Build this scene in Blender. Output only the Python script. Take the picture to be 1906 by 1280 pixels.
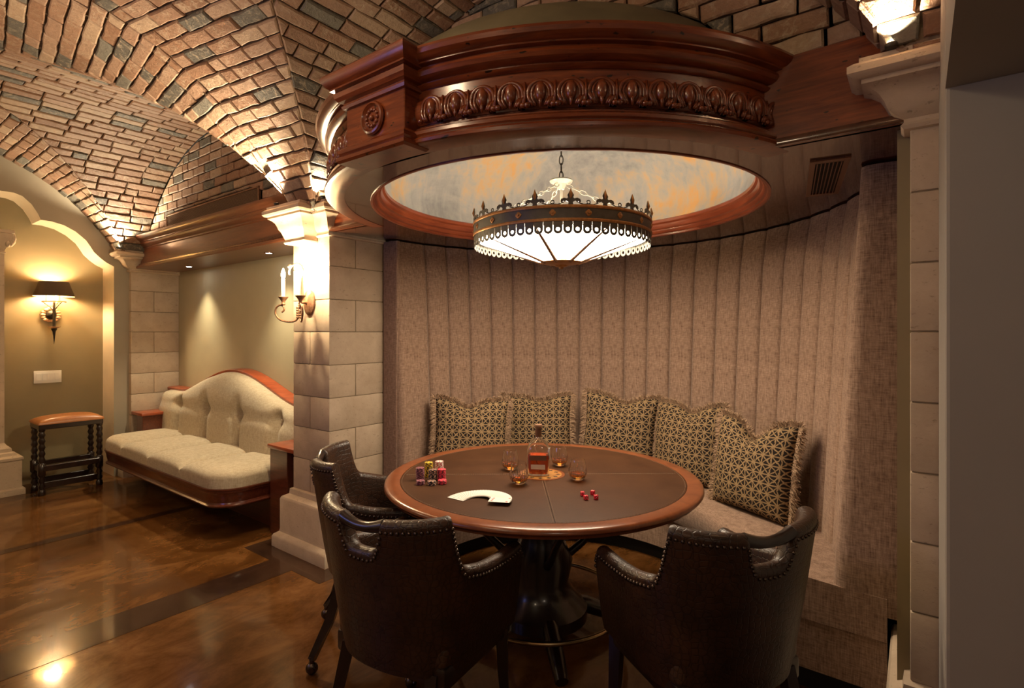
import bpy, bmesh, math, random
from mathutils import Vector, Matrix
random.seed(7)
PI = math.pi
scene = bpy.context.scene
C = scene.collection
for o in list(bpy.data.objects):
    bpy.data.objects.remove(o, do_unlink=True)

# ------------------------------------------------------------------ camera, world, exposure
cam = bpy.data.cameras.new('camera')
cam.sensor_width = 36.0
cam.lens = 1000.0 / 1906.0 * 36.0
cam.shift_y = -22.0 / 1906.0
cam.clip_start = 0.05
camo = bpy.data.objects.new('camera', cam)
C.objects.link(camo)
HEAD = math.atan(0.755)
camo.location = (0, 0, 1.45)
camo.rotation_euler = (PI / 2, 0, HEAD)
scene.camera = camo

scene.view_settings.view_transform = 'Standard'
scene.view_settings.look = 'None'
scene.view_settings.gamma = 1.0
scene.view_settings.use_curve_mapping = False
scene.view_settings.exposure = 0.62

w = bpy.data.worlds.new('world')
scene.world = w
w.use_nodes = True
w.node_tree.nodes['Background'].inputs[0].default_value = (1.0, 0.82, 0.62, 1)
w.node_tree.nodes['Background'].inputs[1].default_value = 0.03


def light(name, kind, loc, power, color=(1, 0.78, 0.5), radius=0.03, rot=None, spot=90, blend=0.6, size=None, parent=None):
    l = bpy.data.lights.new(name, kind)
    l.energy = power
    l.color = color
    if kind in ('POINT', 'SPOT'):
        l.shadow_soft_size = radius
    if kind == 'SPOT':
        l.spot_size = math.radians(spot)
        l.spot_blend = blend
    if kind == 'AREA':
        l.shape = 'RECTANGLE'
        l.size, l.size_y = size
    o = bpy.data.objects.new(name, l)
    C.objects.link(o)
    o.location = loc
    if rot is not None:
        o.rotation_euler = rot
    if parent:
        o.parent = parent
    return o


def aim(d):
    return Vector(d).to_track_quat('-Z', 'Y').to_euler()


# unseen aisle lighting: uplights of the opposite piers, a screen, and added fill points
light('opposite_pier_uplight', 'SPOT', (-3.2, -0.9, 2.33), 38, (1, 0.75, 0.48), 0.04, aim((0, 0.45, 1)), 140)
light('opposite_pier_uplight', 'SPOT', (-6.2, -0.9, 2.33), 18, (1, 0.75, 0.48), 0.04, aim((0.1, 0.45, 1)), 140)
light('opposite_pier_uplight', 'SPOT', (-0.05, -0.9, 2.33), 30, (1, 0.75, 0.48), 0.04, aim((0, 0.45, 1)), 140)
light('aisle_fill', 'POINT', (0.95, -0.5, 1.9), 6.5, (1, 0.80, 0.62), 0.15)  # added fill point from the right, lifts the grey wall
light('aisle_fill', 'POINT', (-0.85, -0.75, 2.35), 9, (1, 0.76, 0.50), 0.12)  # added front fill for the canopy, no fixture
light('bay_fill', 'POINT', (-1.5, 0.43, 2.70), 12, (1, 0.74, 0.46), 0.09)  # added fill high in the bay, brightens the canopy more than the chairs
light('aisle_fill', 'POINT', (-4.8, -0.6, 2.35), 22, (1, 0.72, 0.42), 0.18)  # added fill for the left aisle floor and vault
light('screen_glow', 'AREA', (-2.7, -0.95, 1.75), 5, (0.25, 0.33, 1.0), rot=aim((0.6, 1, 0.12)), size=(1.1, 0.62))

# ------------------------------------------------------------------ helpers
def tag(o, label=None, cat=None, group=None, kind=None):
    if label: o['label'] = label
    if cat: o['category'] = cat
    if group: o['group'] = group
    if kind: o['kind'] = kind
    return o


def empty(name, loc, label=None, cat=None, group=None, rz=0, kind=None):
    o = bpy.data.objects.new(name, None)
    o.empty_display_size = 0.1
    C.objects.link(o)
    o.location = loc
    o.rotation_euler = (0, 0, rz)
    return tag(o, label, cat, group, kind)


def finish(name, me, mat, parent=None, smooth=None):
    if mat is not None:
        for m in (mat if isinstance(mat, (list, tuple)) else [mat]):
            me.materials.append(m)
    if smooth:
        me.shade_smooth()
        if smooth < 180:
            me.set_sharp_from_angle(angle=math.radians(smooth))
    o = bpy.data.objects.new(name, me)
    C.objects.link(o)
    if parent:
        o.parent = parent
    return o


def obj(name, bm, mat, parent=None, smooth=None, normals=True):
    if normals:
        bmesh.ops.recalc_face_normals(bm, faces=bm.faces[:])
    me = bpy.data.meshes.new(name)
    bm.to_mesh(me)
    bm.free()
    return finish(name, me, mat, parent, smooth)


def pyobj(name, verts, faces, mat, parent=None, smooth=None, fix=True):
    bm = bmesh.new()
    vs = [bm.verts.new(v) for v in verts]
    for f in faces:
        try:
            bm.faces.new([vs[i] for i in f])
        except ValueError:
            pass
    return obj(name, bm, mat, parent, smooth, fix)


def B():
    return bmesh.new()


def box(bm, x0, x1, y0, y1, z0, z1, bev=0, seg=1):
    r = bmesh.ops.create_cube(bm, size=1)
    vs = r['verts']
    for v in vs:
        v.co = Vector(((x0 + x1) / 2 + v.co.x * (x1 - x0), (y0 + y1) / 2 + v.co.y * (y1 - y0), (z0 + z1) / 2 + v.co.z * (z1 - z0)))
    if bev:
        es = list({e for v in vs for e in v.link_edges})
        bmesh.ops.bevel(bm, geom=es, offset=bev, segments=seg, profile=0.5, affect='EDGES')
    return bm


def lathe(bm, prof, c=(0, 0, 0), seg=32, a0=0.0, a1=2 * PI, closed_prof=False):
    full = abs(a1 - a0 - 2 * PI) < 1e-6
    n = seg if full else seg + 1
    rings = []
    for i in range(n):
        a = a0 + (a1 - a0) * i / seg
        ca, sa = math.cos(a), math.sin(a)
        rings.append([bm.verts.new((c[0] + r * ca, c[1] + r * sa, c[2] + z)) for r, z in prof])
    m = len(prof)
    for i in range(seg):
        A, Bq = rings[i], rings[(i + 1) % n]
        for j in range(m if closed_prof else m - 1):
            k = (j + 1) % m
            bm.faces.new((A[j], Bq[j], Bq[k], A[k]))
    if not full and closed_prof:
        bm.faces.new(rings[0])
        bm.faces.new(rings[-1][::-1])
    return bm


def cap_lathe(bm, prof, c=(0, 0, 0), seg=32):
    """lathe whose profile ends get closed on the axis"""
    lathe(bm, prof, c, seg)
    bmesh.ops.remove_doubles(bm, verts=bm.verts[:], dist=1e-6)
    bmesh.ops.holes_fill(bm, edges=[e for e in bm.edges if e.is_boundary], sides=0)
    return bm


def tube(bm, pts, rad, seg=8, caps=True):
    pts = [Vector(p) for p in pts]
    n = len(pts)
    up = Vector((0.123, 0.456, 0.88)).normalized()
    rings = []
    for i, p in enumerate(pts):
        t = (pts[min(i + 1, n - 1)] - pts[max(i - 1, 0)]).normalized()
        a = t.cross(up)
        if a.length < 0.05:
            a = t.cross(Vector((1, 0, 0)))
        a.normalize()
        b = t.cross(a).normalized()
        up = b.cross(t) * 1.0 if False else up
        r = rad[i] if isinstance(rad, (list, tuple)) else rad
        rings.append([bm.verts.new(p + a * (r * math.cos(2 * PI * k / seg)) + b * (r * math.sin(2 * PI * k / seg))) for k in range(seg)])
    for i in range(n - 1):
        for k in range(seg):
            bm.faces.new((rings[i][k], rings[i][(k + 1) % seg], rings[i + 1][(k + 1) % seg], rings[i + 1][k]))
    if caps:
        bm.faces.new(rings[0][::-1])
        bm.faces.new(rings[-1])
    return bm


def sphere(bm, c, r, u=12, v=8, sc=(1, 1, 1)):
    bmesh.ops.create_uvsphere(bm, u_segments=u, v_segments=v, radius=1,
                              matrix=Matrix.Translation(c) @ Matrix.Diagonal((r * sc[0], r * sc[1], r * sc[2], 1)))
    return bm


def rect_sweep(bm, x0, x1, y0, y1, prof):
    """closed rectangle in plan, offset by prof[i][0] at height prof[i][1]; capped top and bottom"""
    rings = []
    for o_, z in prof:
        rings.append([bm.verts.new(p) for p in ((x0 - o_, y0 - o_, z), (x1 + o_, y0 - o_, z), (x1 + o_, y1 + o_, z), (x0 - o_, y1 + o_, z))])
    for a, b in zip(rings, rings[1:]):
        for k in range(4):
            bm.faces.new((a[k], a[(k + 1) % 4], b[(k + 1) % 4], b[k]))
    bm.faces.new(rings[0][::-1])
    bm.faces.new(rings[-1])
    return bm


def prism(bm, poly, axis, a, b):
    """extrude a 2-D polygon along axis from a to b. axis 'x': poly=(y,z); 'y': poly=(x,z); 'z': poly=(x,y)"""
    def P(q, t):
        if axis == 'x': return (t, q[0], q[1])
        if axis == 'y': return (q[0], t, q[1])
        return (q[0], q[1], t)
    A = [bm.verts.new(P(q, a)) for q in poly]
    D = [bm.verts.new(P(q, b)) for q in poly]
    n = len(poly)
    bm.faces.new(A)
    bm.faces.new(D[::-1])
    for i in range(n):
        bm.faces.new((A[i], D[i], D[(i + 1) % n], A[(i + 1) % n]))
    return bm


# ------------------------------------------------------------------ materials
def new_mat(name):
    m = bpy.data.materials.new(name)
    m.use_nodes = True
    nt = m.node_tree
    return m, nt, nt.nodes['Principled BSDF']


class N:
    def __init__(s, nt):
        s.nt = nt

    def add(s, t, **kw):
        n = s.nt.nodes.new(t)
        for k, v in kw.items():
            if k.startswith('i_'):
                n.inputs[k[2:].replace('_', ' ')].default_value = v
            else:
                setattr(n, k, v)
        return n

    def link(s, a, b):
        s.nt.links.new(a, b)

    def coord(s, kind='Object', scale=(1, 1, 1), rot=(0, 0, 0)):
        tc = s.add('ShaderNodeTexCoord')
        mp = s.add('ShaderNodeMapping')
        mp.inputs['Scale'].default_value = scale
        mp.inputs['Rotation'].default_value = rot
        s.link(tc.outputs[kind], mp.inputs['Vector'])
        return mp.outputs[0]

    def noise(s, vec, scale, detail=4, rough=0.55, dist=0.0, w=None):
        n = s.add('ShaderNodeTexNoise')
        if w is not None:
            n.noise_dimensions = '4D'
            s.link(w, n.inputs['W'])
        n.inputs['Scale'].default_value = scale
        n.inputs['Detail'].default_value = detail
        n.inputs['Roughness'].default_value = rough
        n.inputs['Distortion'].default_value = dist
        s.link(vec, n.inputs['Vector'])
        return n.outputs[0]

    def ramp(s, fac, stops, interp='LINEAR'):
        r = s.add('ShaderNodeValToRGB')
        r.color_ramp.interpolation = interp
        e = r.color_ramp.elements
        while len(e) < len(stops):
            e.new(0.5)
        for i, (p, c) in enumerate(stops):
            e[i].position = p
            e[i].color = (*c, 1) if len(c) == 3 else c
        s.link(fac, r.inputs[0])
        return r.outputs[0]

    def mix(s, fac, a, b, mode='MIX'):
        n = s.add('ShaderNodeMix', data_type='RGBA', blend_type=mode)
        for sock, v in ((n.inputs[0], fac), (n.inputs[6], a), (n.inputs[7], b)):
            if hasattr(v, 'is_linked'):
                s.link(v, sock)
            elif isinstance(v, (int, float)):
                sock.default_value = v
            else:
                sock.default_value = (*v, 1)
        return n.outputs[2]

    def math(s, op, a, b=None, c=None):
        n = s.add('ShaderNodeMath', operation=op)
        for i, v in enumerate((a, b, c)):
            if v is None: continue
            if hasattr(v, 'is_linked'):
                s.link(v, n.inputs[i])
            else:
                n.inputs[i].default_value = v
        return n.outputs[0]

    def bump(s, height, strength=0.3, dist=0.01):
        b = s.add('ShaderNodeBump')
        b.inputs['Strength'].default_value = strength
        b.inputs['Distance'].default_value = dist
        s.link(height, b.inputs['Height'])
        return b.outputs[0]


def simple(name, col, rough=0.5, metal=0.0, noise=0.0, nscale=30, bump=0.0, bscale=200, coat=0.0, spec=None, bdist=0.002):
    m, nt, p = new_mat(name)
    p.inputs['Roughness'].default_value = rough
    p.inputs['Metallic'].default_value = metal
    p.inputs['Coat Weight'].default_value = coat
    p.inputs['Coat Roughness'].default_value = 0.12
    if spec is not None:
        p.inputs['Specular IOR Level'].default_value = spec
    n = N(nt)
    v = n.coord()
    f = n.noise(v, nscale)
    d = tuple(max(0, c * (1 - noise)) for c in col)
    b = tuple(min(1, c * (1 + noise)) for c in col)
    n.link(n.ramp(f, [(0.3, d), (0.7, b)]), p.inputs['Base Color'])
    if bump:
        n.link(n.bump(n.noise(v, bscale, 3), bump, bdist), p.inputs['Normal'])
    return m


def emit(name, col, strength):
    m, nt, p = new_mat(name)
    p.inputs['Base Color'].default_value = (*col, 1)
    p.inputs['Emission Color'].default_value = (*col, 1)
    p.inputs['Emission Strength'].default_value = strength
    p.inputs['Roughness'].default_value = 0.4
    return m


def wood(name, dark, light_, rough=0.3, coat=0.5, scale=(6, 6, 60), crough=0.12, wear=0.0):
    m, nt, p = new_mat(name)
    n = N(nt)
    v = n.coord('Object', scale)
    f = n.noise(v, 1.0, 5, 0.6, 0.8)
    col = n.ramp(f, [(0.3, dark), (0.55, tuple((a + b) / 2 for a, b in zip(dark, light_))), (0.75, light_)])
    f2 = n.noise(n.coord('Object', (3, 3, 3)), 1.5, 3)
    col = n.mix(n.math('MULTIPLY', f2, 0.55), col, dark)
    if wear:
        sp = n.noise(n.coord('Object', (25, 25, 60)), 1.0, 2, 0.4)
        col = n.mix(n.ramp(sp, [(0.70, (0, 0, 0)), (0.74, (1, 1, 1))]), col, (0.01, 0.004, 0.002))
    n.link(col, p.inputs['Base Color'])
    p.inputs['Roughness'].default_value = rough
    p.inputs['Coat Weight'].default_value = coat
    p.inputs['Coat Roughness'].default_value = crough
    n.link(n.bump(f, 0.03, 0.002), p.inputs['Normal'])
    return m


def brick_mat(name, shift=0.0):
    m, nt, p = new_mat(name)
    n = N(nt)
    oi = n.add('ShaderNodeObjectInfo')
    gi = n.add('ShaderNodeNewGeometry')
    r = n.math('FRACT', n.math('ADD', n.math('ADD', oi.outputs['Random'], gi.outputs['Random Per Island']), shift))
    r2 = n.math('FRACT', n.math('MULTIPLY', r, 7.31))
    base = n.ramp(r, [(0.0, (0.31, 0.185, 0.118)), (0.20, (0.25, 0.130, 0.072)), (0.38, (0.34, 0.215, 0.14)),
                      (0.54, (0.28, 0.155, 0.092)), (0.72, (0.38, 0.26, 0.17)), (0.86, (0.10, 0.088, 0.070)), (0.95, (0.16, 0.145, 0.115))], 'CONSTANT')
    v = n.coord('Object')
    w = n.math('MULTIPLY', r, 37.0)
    smear = n.noise(n.coord('Object', (9, 9, 9)), 3.0, 6, 0.7, 1.2, w)
    base = n.mix(n.math('MULTIPLY', n.ramp(smear, [(0.5, (0, 0, 0)), (0.62, (1, 1, 1))]), n.math('MULTIPLY', r2, 0.75)), base, (0.46, 0.36, 0.25))
    fine = n.noise(v, 55, 4, 0.7, 0, w)
    base = n.mix(0.5, base, n.ramp(fine, [(0.25, (0.42, 0.38, 0.35)), (0.75, (1.0, 1.0, 1.0))]), 'MULTIPLY')
    n.link(base, p.inputs['Base Color'])
    p.inputs['Roughness'].default_value = 0.72
    h = n.math('ADD', n.noise(v, 30, 5, 0.7, 0.5, w), n.math('MULTIPLY', fine, 0.5))
    n.link(n.bump(h, 0.8, 0.008), p.inputs['Normal'])
    return m


def stone_mat(name, tint=(1, 1, 1), blocks=True):
    m, nt, p = new_mat(name)
    n = N(nt)
    oi = n.add('ShaderNodeObjectInfo')
    v = n.coord('Object')
    w = n.math('MULTIPLY', oi.outputs['Random'], 20.0)
    f = n.noise(v, 6, 6, 0.65, 0.3, w)
    a = tuple(c * t for c, t in zip((0.41, 0.318, 0.228), tint))
    b = tuple(c * t for c, t in zip((0.53, 0.428, 0.322), tint))
    col = n.ramp(f, [(0.3, a), (0.68, b)])
    pit = n.noise(n.coord('Object', (1, 1, 2.2)), 34, 4, 0.75, 0.0, w)
    pm = n.ramp(pit, [(0.33, (1, 1, 1)), (0.40, (0, 0, 0))])
    col = n.mix(n.math('MULTIPLY', pm, 0.6), col, (0.20, 0.15, 0.10))
    if blocks:
        col = n.mix(0.25, col, n.ramp(oi.outputs['Random'], [(0, (0.7, 0.66, 0.6)), (1, (1.0, 1.0, 1.0))]), 'MULTIPLY')
    n.link(col, p.inputs['Base Color'])
    p.inputs['Roughness'].default_value = 0.8
    h = n.math('SUBTRACT', n.math('ADD', f, n.math('MULTIPLY', n.noise(v, 90, 3), 0.35)), n.math('MULTIPLY', pm, 0.6))
    n.link(n.bump(h, 0.35, 0.006), p.inputs['Normal'])
    return m


def fabric(name, dark, light_, scale=1.0, rough=0.95, stripes=True):
    m, nt, p = new_mat(name)
    n = N(nt)
    a = n.noise(n.coord('Object', (260 * scale, 260 * scale, 22 * scale)), 1, 3, 0.6)
    b = n.noise(n.coord('Object', (30 * scale, 30 * scale, 330 * scale)), 1, 3, 0.6)
    f = n.math('ADD', n.math('MULTIPLY', a, 0.55), n.math('MULTIPLY', b, 0.45))
    g = n.noise(n.coord('Object', (1, 1, 1)), 60 * scale, 3, 0.7)
    f = n.math('ADD', n.math('MULTIPLY', f, 0.75), n.math('MULTIPLY', g, 0.25))
    n.link(n.ramp(f, [(0.36, dark), (0.62, light_)]), p.inputs['Base Color'])
    p.inputs['Roughness'].default_value = rough
    p.inputs['Specular IOR Level'].default_value = 0.15
    p.inputs['Sheen Weight'].default_value = 0.15
    n.link(n.bump(f, 0.35, 0.003), p.inputs['Normal'])
    return m


def leather(name, dark, light_, rough=0.35, croc=True):
    m, nt, p = new_mat(name)
    n = N(nt)
    v = n.coord('Object', (1, 1, 1))
    vd = n.add('ShaderNodeVectorMath', operation='ADD')
    nz = n.add('ShaderNodeTexNoise')
    nz.inputs['Scale'].default_value = 9
    n.link(v, nz.inputs['Vector'])
    sc = n.add('ShaderNodeVectorMath', operation='SCALE')
    sc.inputs['Scale'].default_value = 0.03
    n.link(nz.outputs['Color'], sc.inputs[0])
    n.link(v, vd.inputs[0])
    n.link(sc.outputs[0], vd.inputs[1])
    vo = n.add('ShaderNodeTexVoronoi', feature='DISTANCE_TO_EDGE')
    vo.inputs['Scale'].default_value = 48
    vo.inputs['Randomness'].default_value = 0.55
    n.link(vd.outputs[0], vo.inputs['Vector'])
    e = n.ramp(vo.outputs['Distance'], [(0.0, (0, 0, 0)), (0.11, (1, 1, 1))])
    f = n.noise(v, 7, 4, 0.6)
    col = n.ramp(f, [(0.3, dark), (0.75, light_)])
    if croc:
        col = n.mix(0.55, col, e, 'MULTIPLY')
    n.link(col, p.inputs['Base Color'])
    p.inputs['Roughness'].default_value = rough
    p.inputs['Coat Weight'].default_value = 0.10
    p.inputs['Coat Roughness'].default_value = 0.22
    h = n.math('ADD', n.math('MULTIPLY', e, 1.0 if croc else 0.0), n.math('MULTIPLY', n.noise(v, 120, 3), 0.3))
    n.link(n.bump(h, 0.5, 0.0014), p.inputs['Normal'])
    return m


def pillow_mat():
    m, nt, p = new_mat('star_lattice_weave')
    n = N(nt)
    uv = n.add('ShaderNodeUVMap')
    sp = n.add('ShaderNodeSeparateXYZ')
    wob = n.noise(uv.outputs[0], 14, 2)
    n.link(uv.outputs[0], sp.inputs[0])
    U, V = sp.outputs[0], sp.outputs[1]
    U = n.math('ADD', U, n.math('MULTIPLY', wob, 0.06))
    f = 10.5
    total = None
    def lines(ang, freq, width):
        d = n.math('ADD', n.math('MULTIPLY', U, math.cos(ang) * freq), n.math('MULTIPLY', V, math.sin(ang) * freq))
        t = n.math('FRACT', n.math('ADD', d, 100.0))
        t = n.math('ABSOLUTE', n.math('SUBTRACT', t, 0.5))
        return n.math('GREATER_THAN', t, 0.5 - width)
    for ang, fr, wd in ((0, f, .07), (PI / 2, f, .07), (PI / 4, f * math.sqrt(2) / 1.0, .09), (3 * PI / 4, f * math.sqrt(2), .09)):
        l1 = lines(ang, fr, wd)
        total = l1 if total is None else n.math('MAXIMUM', total, l1)
    g = n.noise(n.coord('Object', (1, 1, 1)), 160, 3)
    gold = n.ramp(g, [(0.3, (0.20, 0.13, 0.065)), (0.7, (0.34, 0.235, 0.125))])
    n.link(n.mix(total, (0.018, 0.013, 0.011), gold), p.inputs['Base Color'])
    p.inputs['Roughness'].default_value = 0.9
    p.inputs['Specular IOR Level'].default_value = 0.2
    n.link(n.bump(total, 0.5, 0.002), p.inputs['Normal'])
    return m


def floor_mat(name, dark, mid, light_, rough=0.16):
    m, nt, p = new_mat(name)
    n = N(nt)
    v = n.coord('Object', (1, 1, 1), (0, 0, 0.5))
    f = n.noise(v, 0.9, 7, 0.6, 0.9)
    g = n.noise(n.coord('Object', (1.7, 0.9, 1), (0, 0, 0.9)), 3.4, 8, 0.74, 0.6)
    h = n.math('ADD', n.math('MULTIPLY', f, 0.6), n.math('MULTIPLY', g, 0.4))
    col = n.ramp(h, [(0.36, dark), (0.5, mid), (0.62, light_)])
    sp = n.noise(v, 60, 3, 0.8)
    col = n.mix(n.math('MULTIPLY', n.ramp(sp, [(0.6, (0, 0, 0)), (0.8, (1, 1, 1))]), 0.3), col, dark)
    n.link(col, p.inputs['Base Color'])
    n.link(n.ramp(g, [(0.3, (rough * 0.75,) * 3), (0.7, (rough * 1.6,) * 3)]), p.inputs['Roughness'])
    p.inputs['Coat Weight'].default_value = 0.35
    p.inputs['Coat Roughness'].default_value = 0.06
    p.inputs['Specular IOR Level'].default_value = 0.12
    n.link(n.bump(n.noise(v, 14, 4, 0.5), 0.05, 0.01), p.inputs['Normal'])
    return m


def sky_mat():
    m, nt, p = new_mat('painted_cloud_dome')
    n = N(nt)
    f = n.noise(n.coord('Object', (1.0, 1.0, 1.6), (0.3, 0.2, 0.4)), 1.5, 7, 0.66, 0.5)
    g = n.noise(n.coord('Object', (9, 9, 1.4), (0.2, 0.6, 0.4)), 2.0, 4, 0.6, 0.4)
    h = n.math('ADD', n.math('MULTIPLY', f, 0.72), n.math('MULTIPLY', g, 0.28))
    col = n.ramp(h, [(0.38, (0.27, 0.275, 0.27)), (0.50, (0.42, 0.41, 0.38)), (0.56, (0.54, 0.43, 0.29)), (0.63, (0.68, 0.38, 0.14))])
    n.link(col, p.inputs['Base Color'])
    p.inputs['Roughness'].default_value = 0.7
    return m


def glass_mat(name, col=(1, 1, 1), rough=0.0, ior=1.5):
    m, nt, p = new_mat(name)
    p.inputs['Base Color'].default_value = (*col, 1)
    p.inputs['Transmission Weight'].default_value = 1.0
    p.inputs['Roughness'].default_value = rough
    p.inputs['IOR'].default_value = ior
    return m


M = {}
M['brick'] = brick_mat('old_brick')
M['mortar'] = simple('mortar', (0.23, 0.165, 0.11), 0.95, noise=0.35, nscale=40, bump=0.6, bscale=120, bdist=0.004)
M['stone'] = stone_mat('limestone_block')
M['cast'] = stone_mat('cast_limestone', (1.08, 1.08, 1.06), False)
M['joint'] = simple('stone_joint', (0.23, 0.18, 0.12), 0.95, noise=0.2)
M['crown'] = wood('mahogany_crown', (0.085, 0.013, 0.004), (0.33, 0.080, 0.019), 0.28, 0.6, (5, 5, 60), 0.16, wear=1)
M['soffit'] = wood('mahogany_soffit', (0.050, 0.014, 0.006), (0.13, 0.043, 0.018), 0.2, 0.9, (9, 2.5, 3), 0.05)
M['redtrim'] = wood('red_varnished_trim', (0.20, 0.032, 0.010), (0.46, 0.105, 0.032), 0.3, 0.35, (5, 5, 60), 0.15)
M['sofawood'] = wood('sofa_mahogany', (0.06, 0.012, 0.006), (0.17, 0.04, 0.016), 0.3, 0.5, (6, 60, 60), 0.15)
M['beam'] = wood('beam_mahogany', (0.09, 0.026, 0.011), (0.20, 0.066, 0.028), 0.32, 0.4, (4, 50, 50), 0.16)
M['darkwood'] = wood('dark_stained_oak', (0.010, 0.005, 0.004), (0.035, 0.014, 0.008), 0.3, 0.4, (30, 30, 5))
M['rim'] = wood('table_rim_wood', (0.13, 0.032, 0.009), (0.30, 0.092, 0.028), 0.28, 0.4, (14, 14, 14), 0.15)
M['inlay'] = wood('inlay_wood', (0.30, 0.13, 0.03), (0.55, 0.28, 0.08), 0.35, 0.4, (30, 8, 8))
M['inlaydark'] = simple('inlay_dark', (0.03, 0.015, 0.01), 0.4)
M['tableleather'] = leather('table_leather', (0.040, 0.015, 0.006), (0.066, 0.027, 0.011), 0.45, False)
M['tableleather'].node_tree.nodes['Principled BSDF'].inputs['Coat Weight'].default_value = 0.04
M['tableleather'].node_tree.nodes['Principled BSDF'].inputs['Specular IOR Level'].default_value = 0.2
M['thread'] = simple('stitch_thread', (0.20, 0.13, 0.08), 0.8)
M['croc'] = leather('croc_leather', (0.015, 0.0055, 0.0025), (0.056, 0.021, 0.008), 0.42, True)
M['padleather'] = leather('pad_leather', (0.03, 0.014, 0.008), (0.10, 0.05, 0.025), 0.33, True)
M['tan'] = leather('tan_leather', (0.30, 0.105, 0.03), (0.44, 0.17, 0.05), 0.35, False)
M['nail'] = simple('nailhead_metal', (0.10, 0.075, 0.06), 0.32, 1.0)
M['bronze'] = simple('bronze', (0.22, 0.12, 0.07), 0.4, 0.85, 0.3, 60)
M['rust'] = simple('rusted_iron', (0.26, 0.135, 0.075), 0.55, 0.5, 0.35, 80, 0.2, 300)
M['blackiron'] = simple('black_iron', (0.03, 0.026, 0.02), 0.45, 0.6, 0.2)
M['gunmetal'] = simple('gunmetal_band', (0.10, 0.095, 0.08), 0.45, 0.7, 0.15)
M['gold'] = simple('antique_gold', (0.36, 0.17, 0.055), 0.4, 0.7, 0.25, 60)
M['leafgold'] = simple('gilded_leaf', (0.50, 0.30, 0.18), 0.5, 0.3, 0.3, 60)
M['white_metal'] = simple('white_enamel', (0.36, 0.34, 0.27), 0.4)
M['banq'] = fabric('banquette_tweed', (0.145, 0.086, 0.058), (0.385, 0.262, 0.19), 0.8)
M['sofafab'] = fabric('cream_linen', (0.30, 0.245, 0.165), (0.50, 0.43, 0.32), 0.9)
M['pillow'] = pillow_mat()
M['fringe'] = simple('fringe_yarn', (0.34, 0.225, 0.14), 0.9, noise=0.55, nscale=120)
M['olive'] = simple('olive_paint', (0.235, 0.19, 0.105), 0.6, noise=0.06, nscale=3)
M['taupe'] = simple('taupe_paint', (0.31, 0.265, 0.195), 0.6, noise=0.05, nscale=3)
M['cream'] = simple('cream_paint', (0.38, 0.33, 0.215), 0.6, noise=0.05, nscale=3)
M['grey'] = simple('grey_paint', (0.27, 0.245, 0.215), 0.7, noise=0.04, nscale=2)
M['jamb'] = simple('jamb_plaster', (0.58, 0.49, 0.36), 0.6, noise=0.06, nscale=6)
M['floor'] = floor_mat('stained_concrete', (0.030, 0.010, 0.003), (0.098, 0.038, 0.009), (0.19, 0.084, 0.026))
M['band'] = floor_mat('dark_stained_band', (0.018, 0.009, 0.006), (0.038, 0.018, 0.010), (0.06, 0.03, 0.016))
M['sky'] = sky_mat()
M['domeout'] = simple('dome_olive_paint', (0.15, 0.125, 0.07), 0.55, noise=0.3, nscale=3)
M['glass'] = glass_mat('clear_glass')
M['whiskey'] = glass_mat('whiskey', (0.85, 0.30, 0.045), 0.0, 1.36)
M['bourbon'] = glass_mat('bourbon', (0.62, 0.10, 0.015), 0.0, 1.36)
M['cork'] = simple('cork', (0.20, 0.10, 0.05), 0.8, noise=0.3, nscale=200)
M['paper'] = simple('label_paper', (0.62, 0.50, 0.38), 0.8)
M['paperdark'] = simple('label_print', (0.16, 0.07, 0.03), 0.7)
M['card'] = simple('card_white', (0.80, 0.78, 0.74), 0.4)
_m, _nt2, _p2 = new_mat('card_face')
_n = N(_nt2)
_sp = _n.add('ShaderNodeSeparateXYZ')
_n.link(_n.coord('Object'), _sp.inputs[0])
_ex = _n.math('DIVIDE', _n.math('ABSOLUTE', _sp.outputs[0]), 0.0315)
_ey = _n.math('DIVIDE', _n.math('ABSOLUTE', _sp.outputs[1]), 0.0445)
_n.link(_n.mix(_n.math('GREATER_THAN', _n.math('MAXIMUM', _ex, _ey), 0.965), (0.80, 0.78, 0.74), (0.30, 0.27, 0.23)), _p2.inputs['Base Color'])
_p2.inputs['Roughness'].default_value = 0.4
M['cardface'] = _m
M['pip'] = simple('pip_red', (0.55, 0.02, 0.02), 0.5)
M['diered'] = glass_mat('red_acrylic', (0.95, 0.03, 0.10), 0.08)
M['white'] = simple('white_plastic', (0.75, 0.74, 0.70), 0.35)
M['dieredbody'], _nt, _p = new_mat('red_die_body')
_p.inputs['Base Color'].default_value = (0.75, 0.015, 0.05, 1)
_p.inputs['Transmission Weight'].default_value = 0.35
_p.inputs['Roughness'].default_value = 0.15
M['chrome'] = simple('brass_rail', (0.45, 0.33, 0.18), 0.25, 1.0)
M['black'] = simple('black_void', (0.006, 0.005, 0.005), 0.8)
M['ventmetal'] = simple('vent_metal', (0.17, 0.075, 0.036), 0.4, 0.2)
M['lampglow'] = emit('lamp_glass_glow', (1.0, 0.80, 0.57), 16.0)
M['opal'] = simple('opal_glass', (0.7, 0.66, 0.58), 0.5)
M['bulb'] = emit('candle_bulb_glow', (1.0, 0.70, 0.36), 260.0)
M['candle'] = simple('candle_sleeve', (0.80, 0.70, 0.52), 0.6)
M['spotlens'] = emit('spot_lens_glow', (0.92, 0.97, 1.0), 40.0)
M['uplens'] = emit('uplight_lens_glow', (1.0, 0.86, 0.6), 60.0)
M['louvre'] = simple('bronze_louvre', (0.26, 0.16, 0.095), 0.5, 0.2)
M['umber'] = simple('dark_umber', (0.03, 0.018, 0.011), 0.8)
M['shade'] = simple('dark_parchment_shade', (0.055, 0.030, 0.012), 0.6)
M['shadein'] = simple('gold_shade_lining', (0.75, 0.50, 0.20), 0.45)


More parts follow.
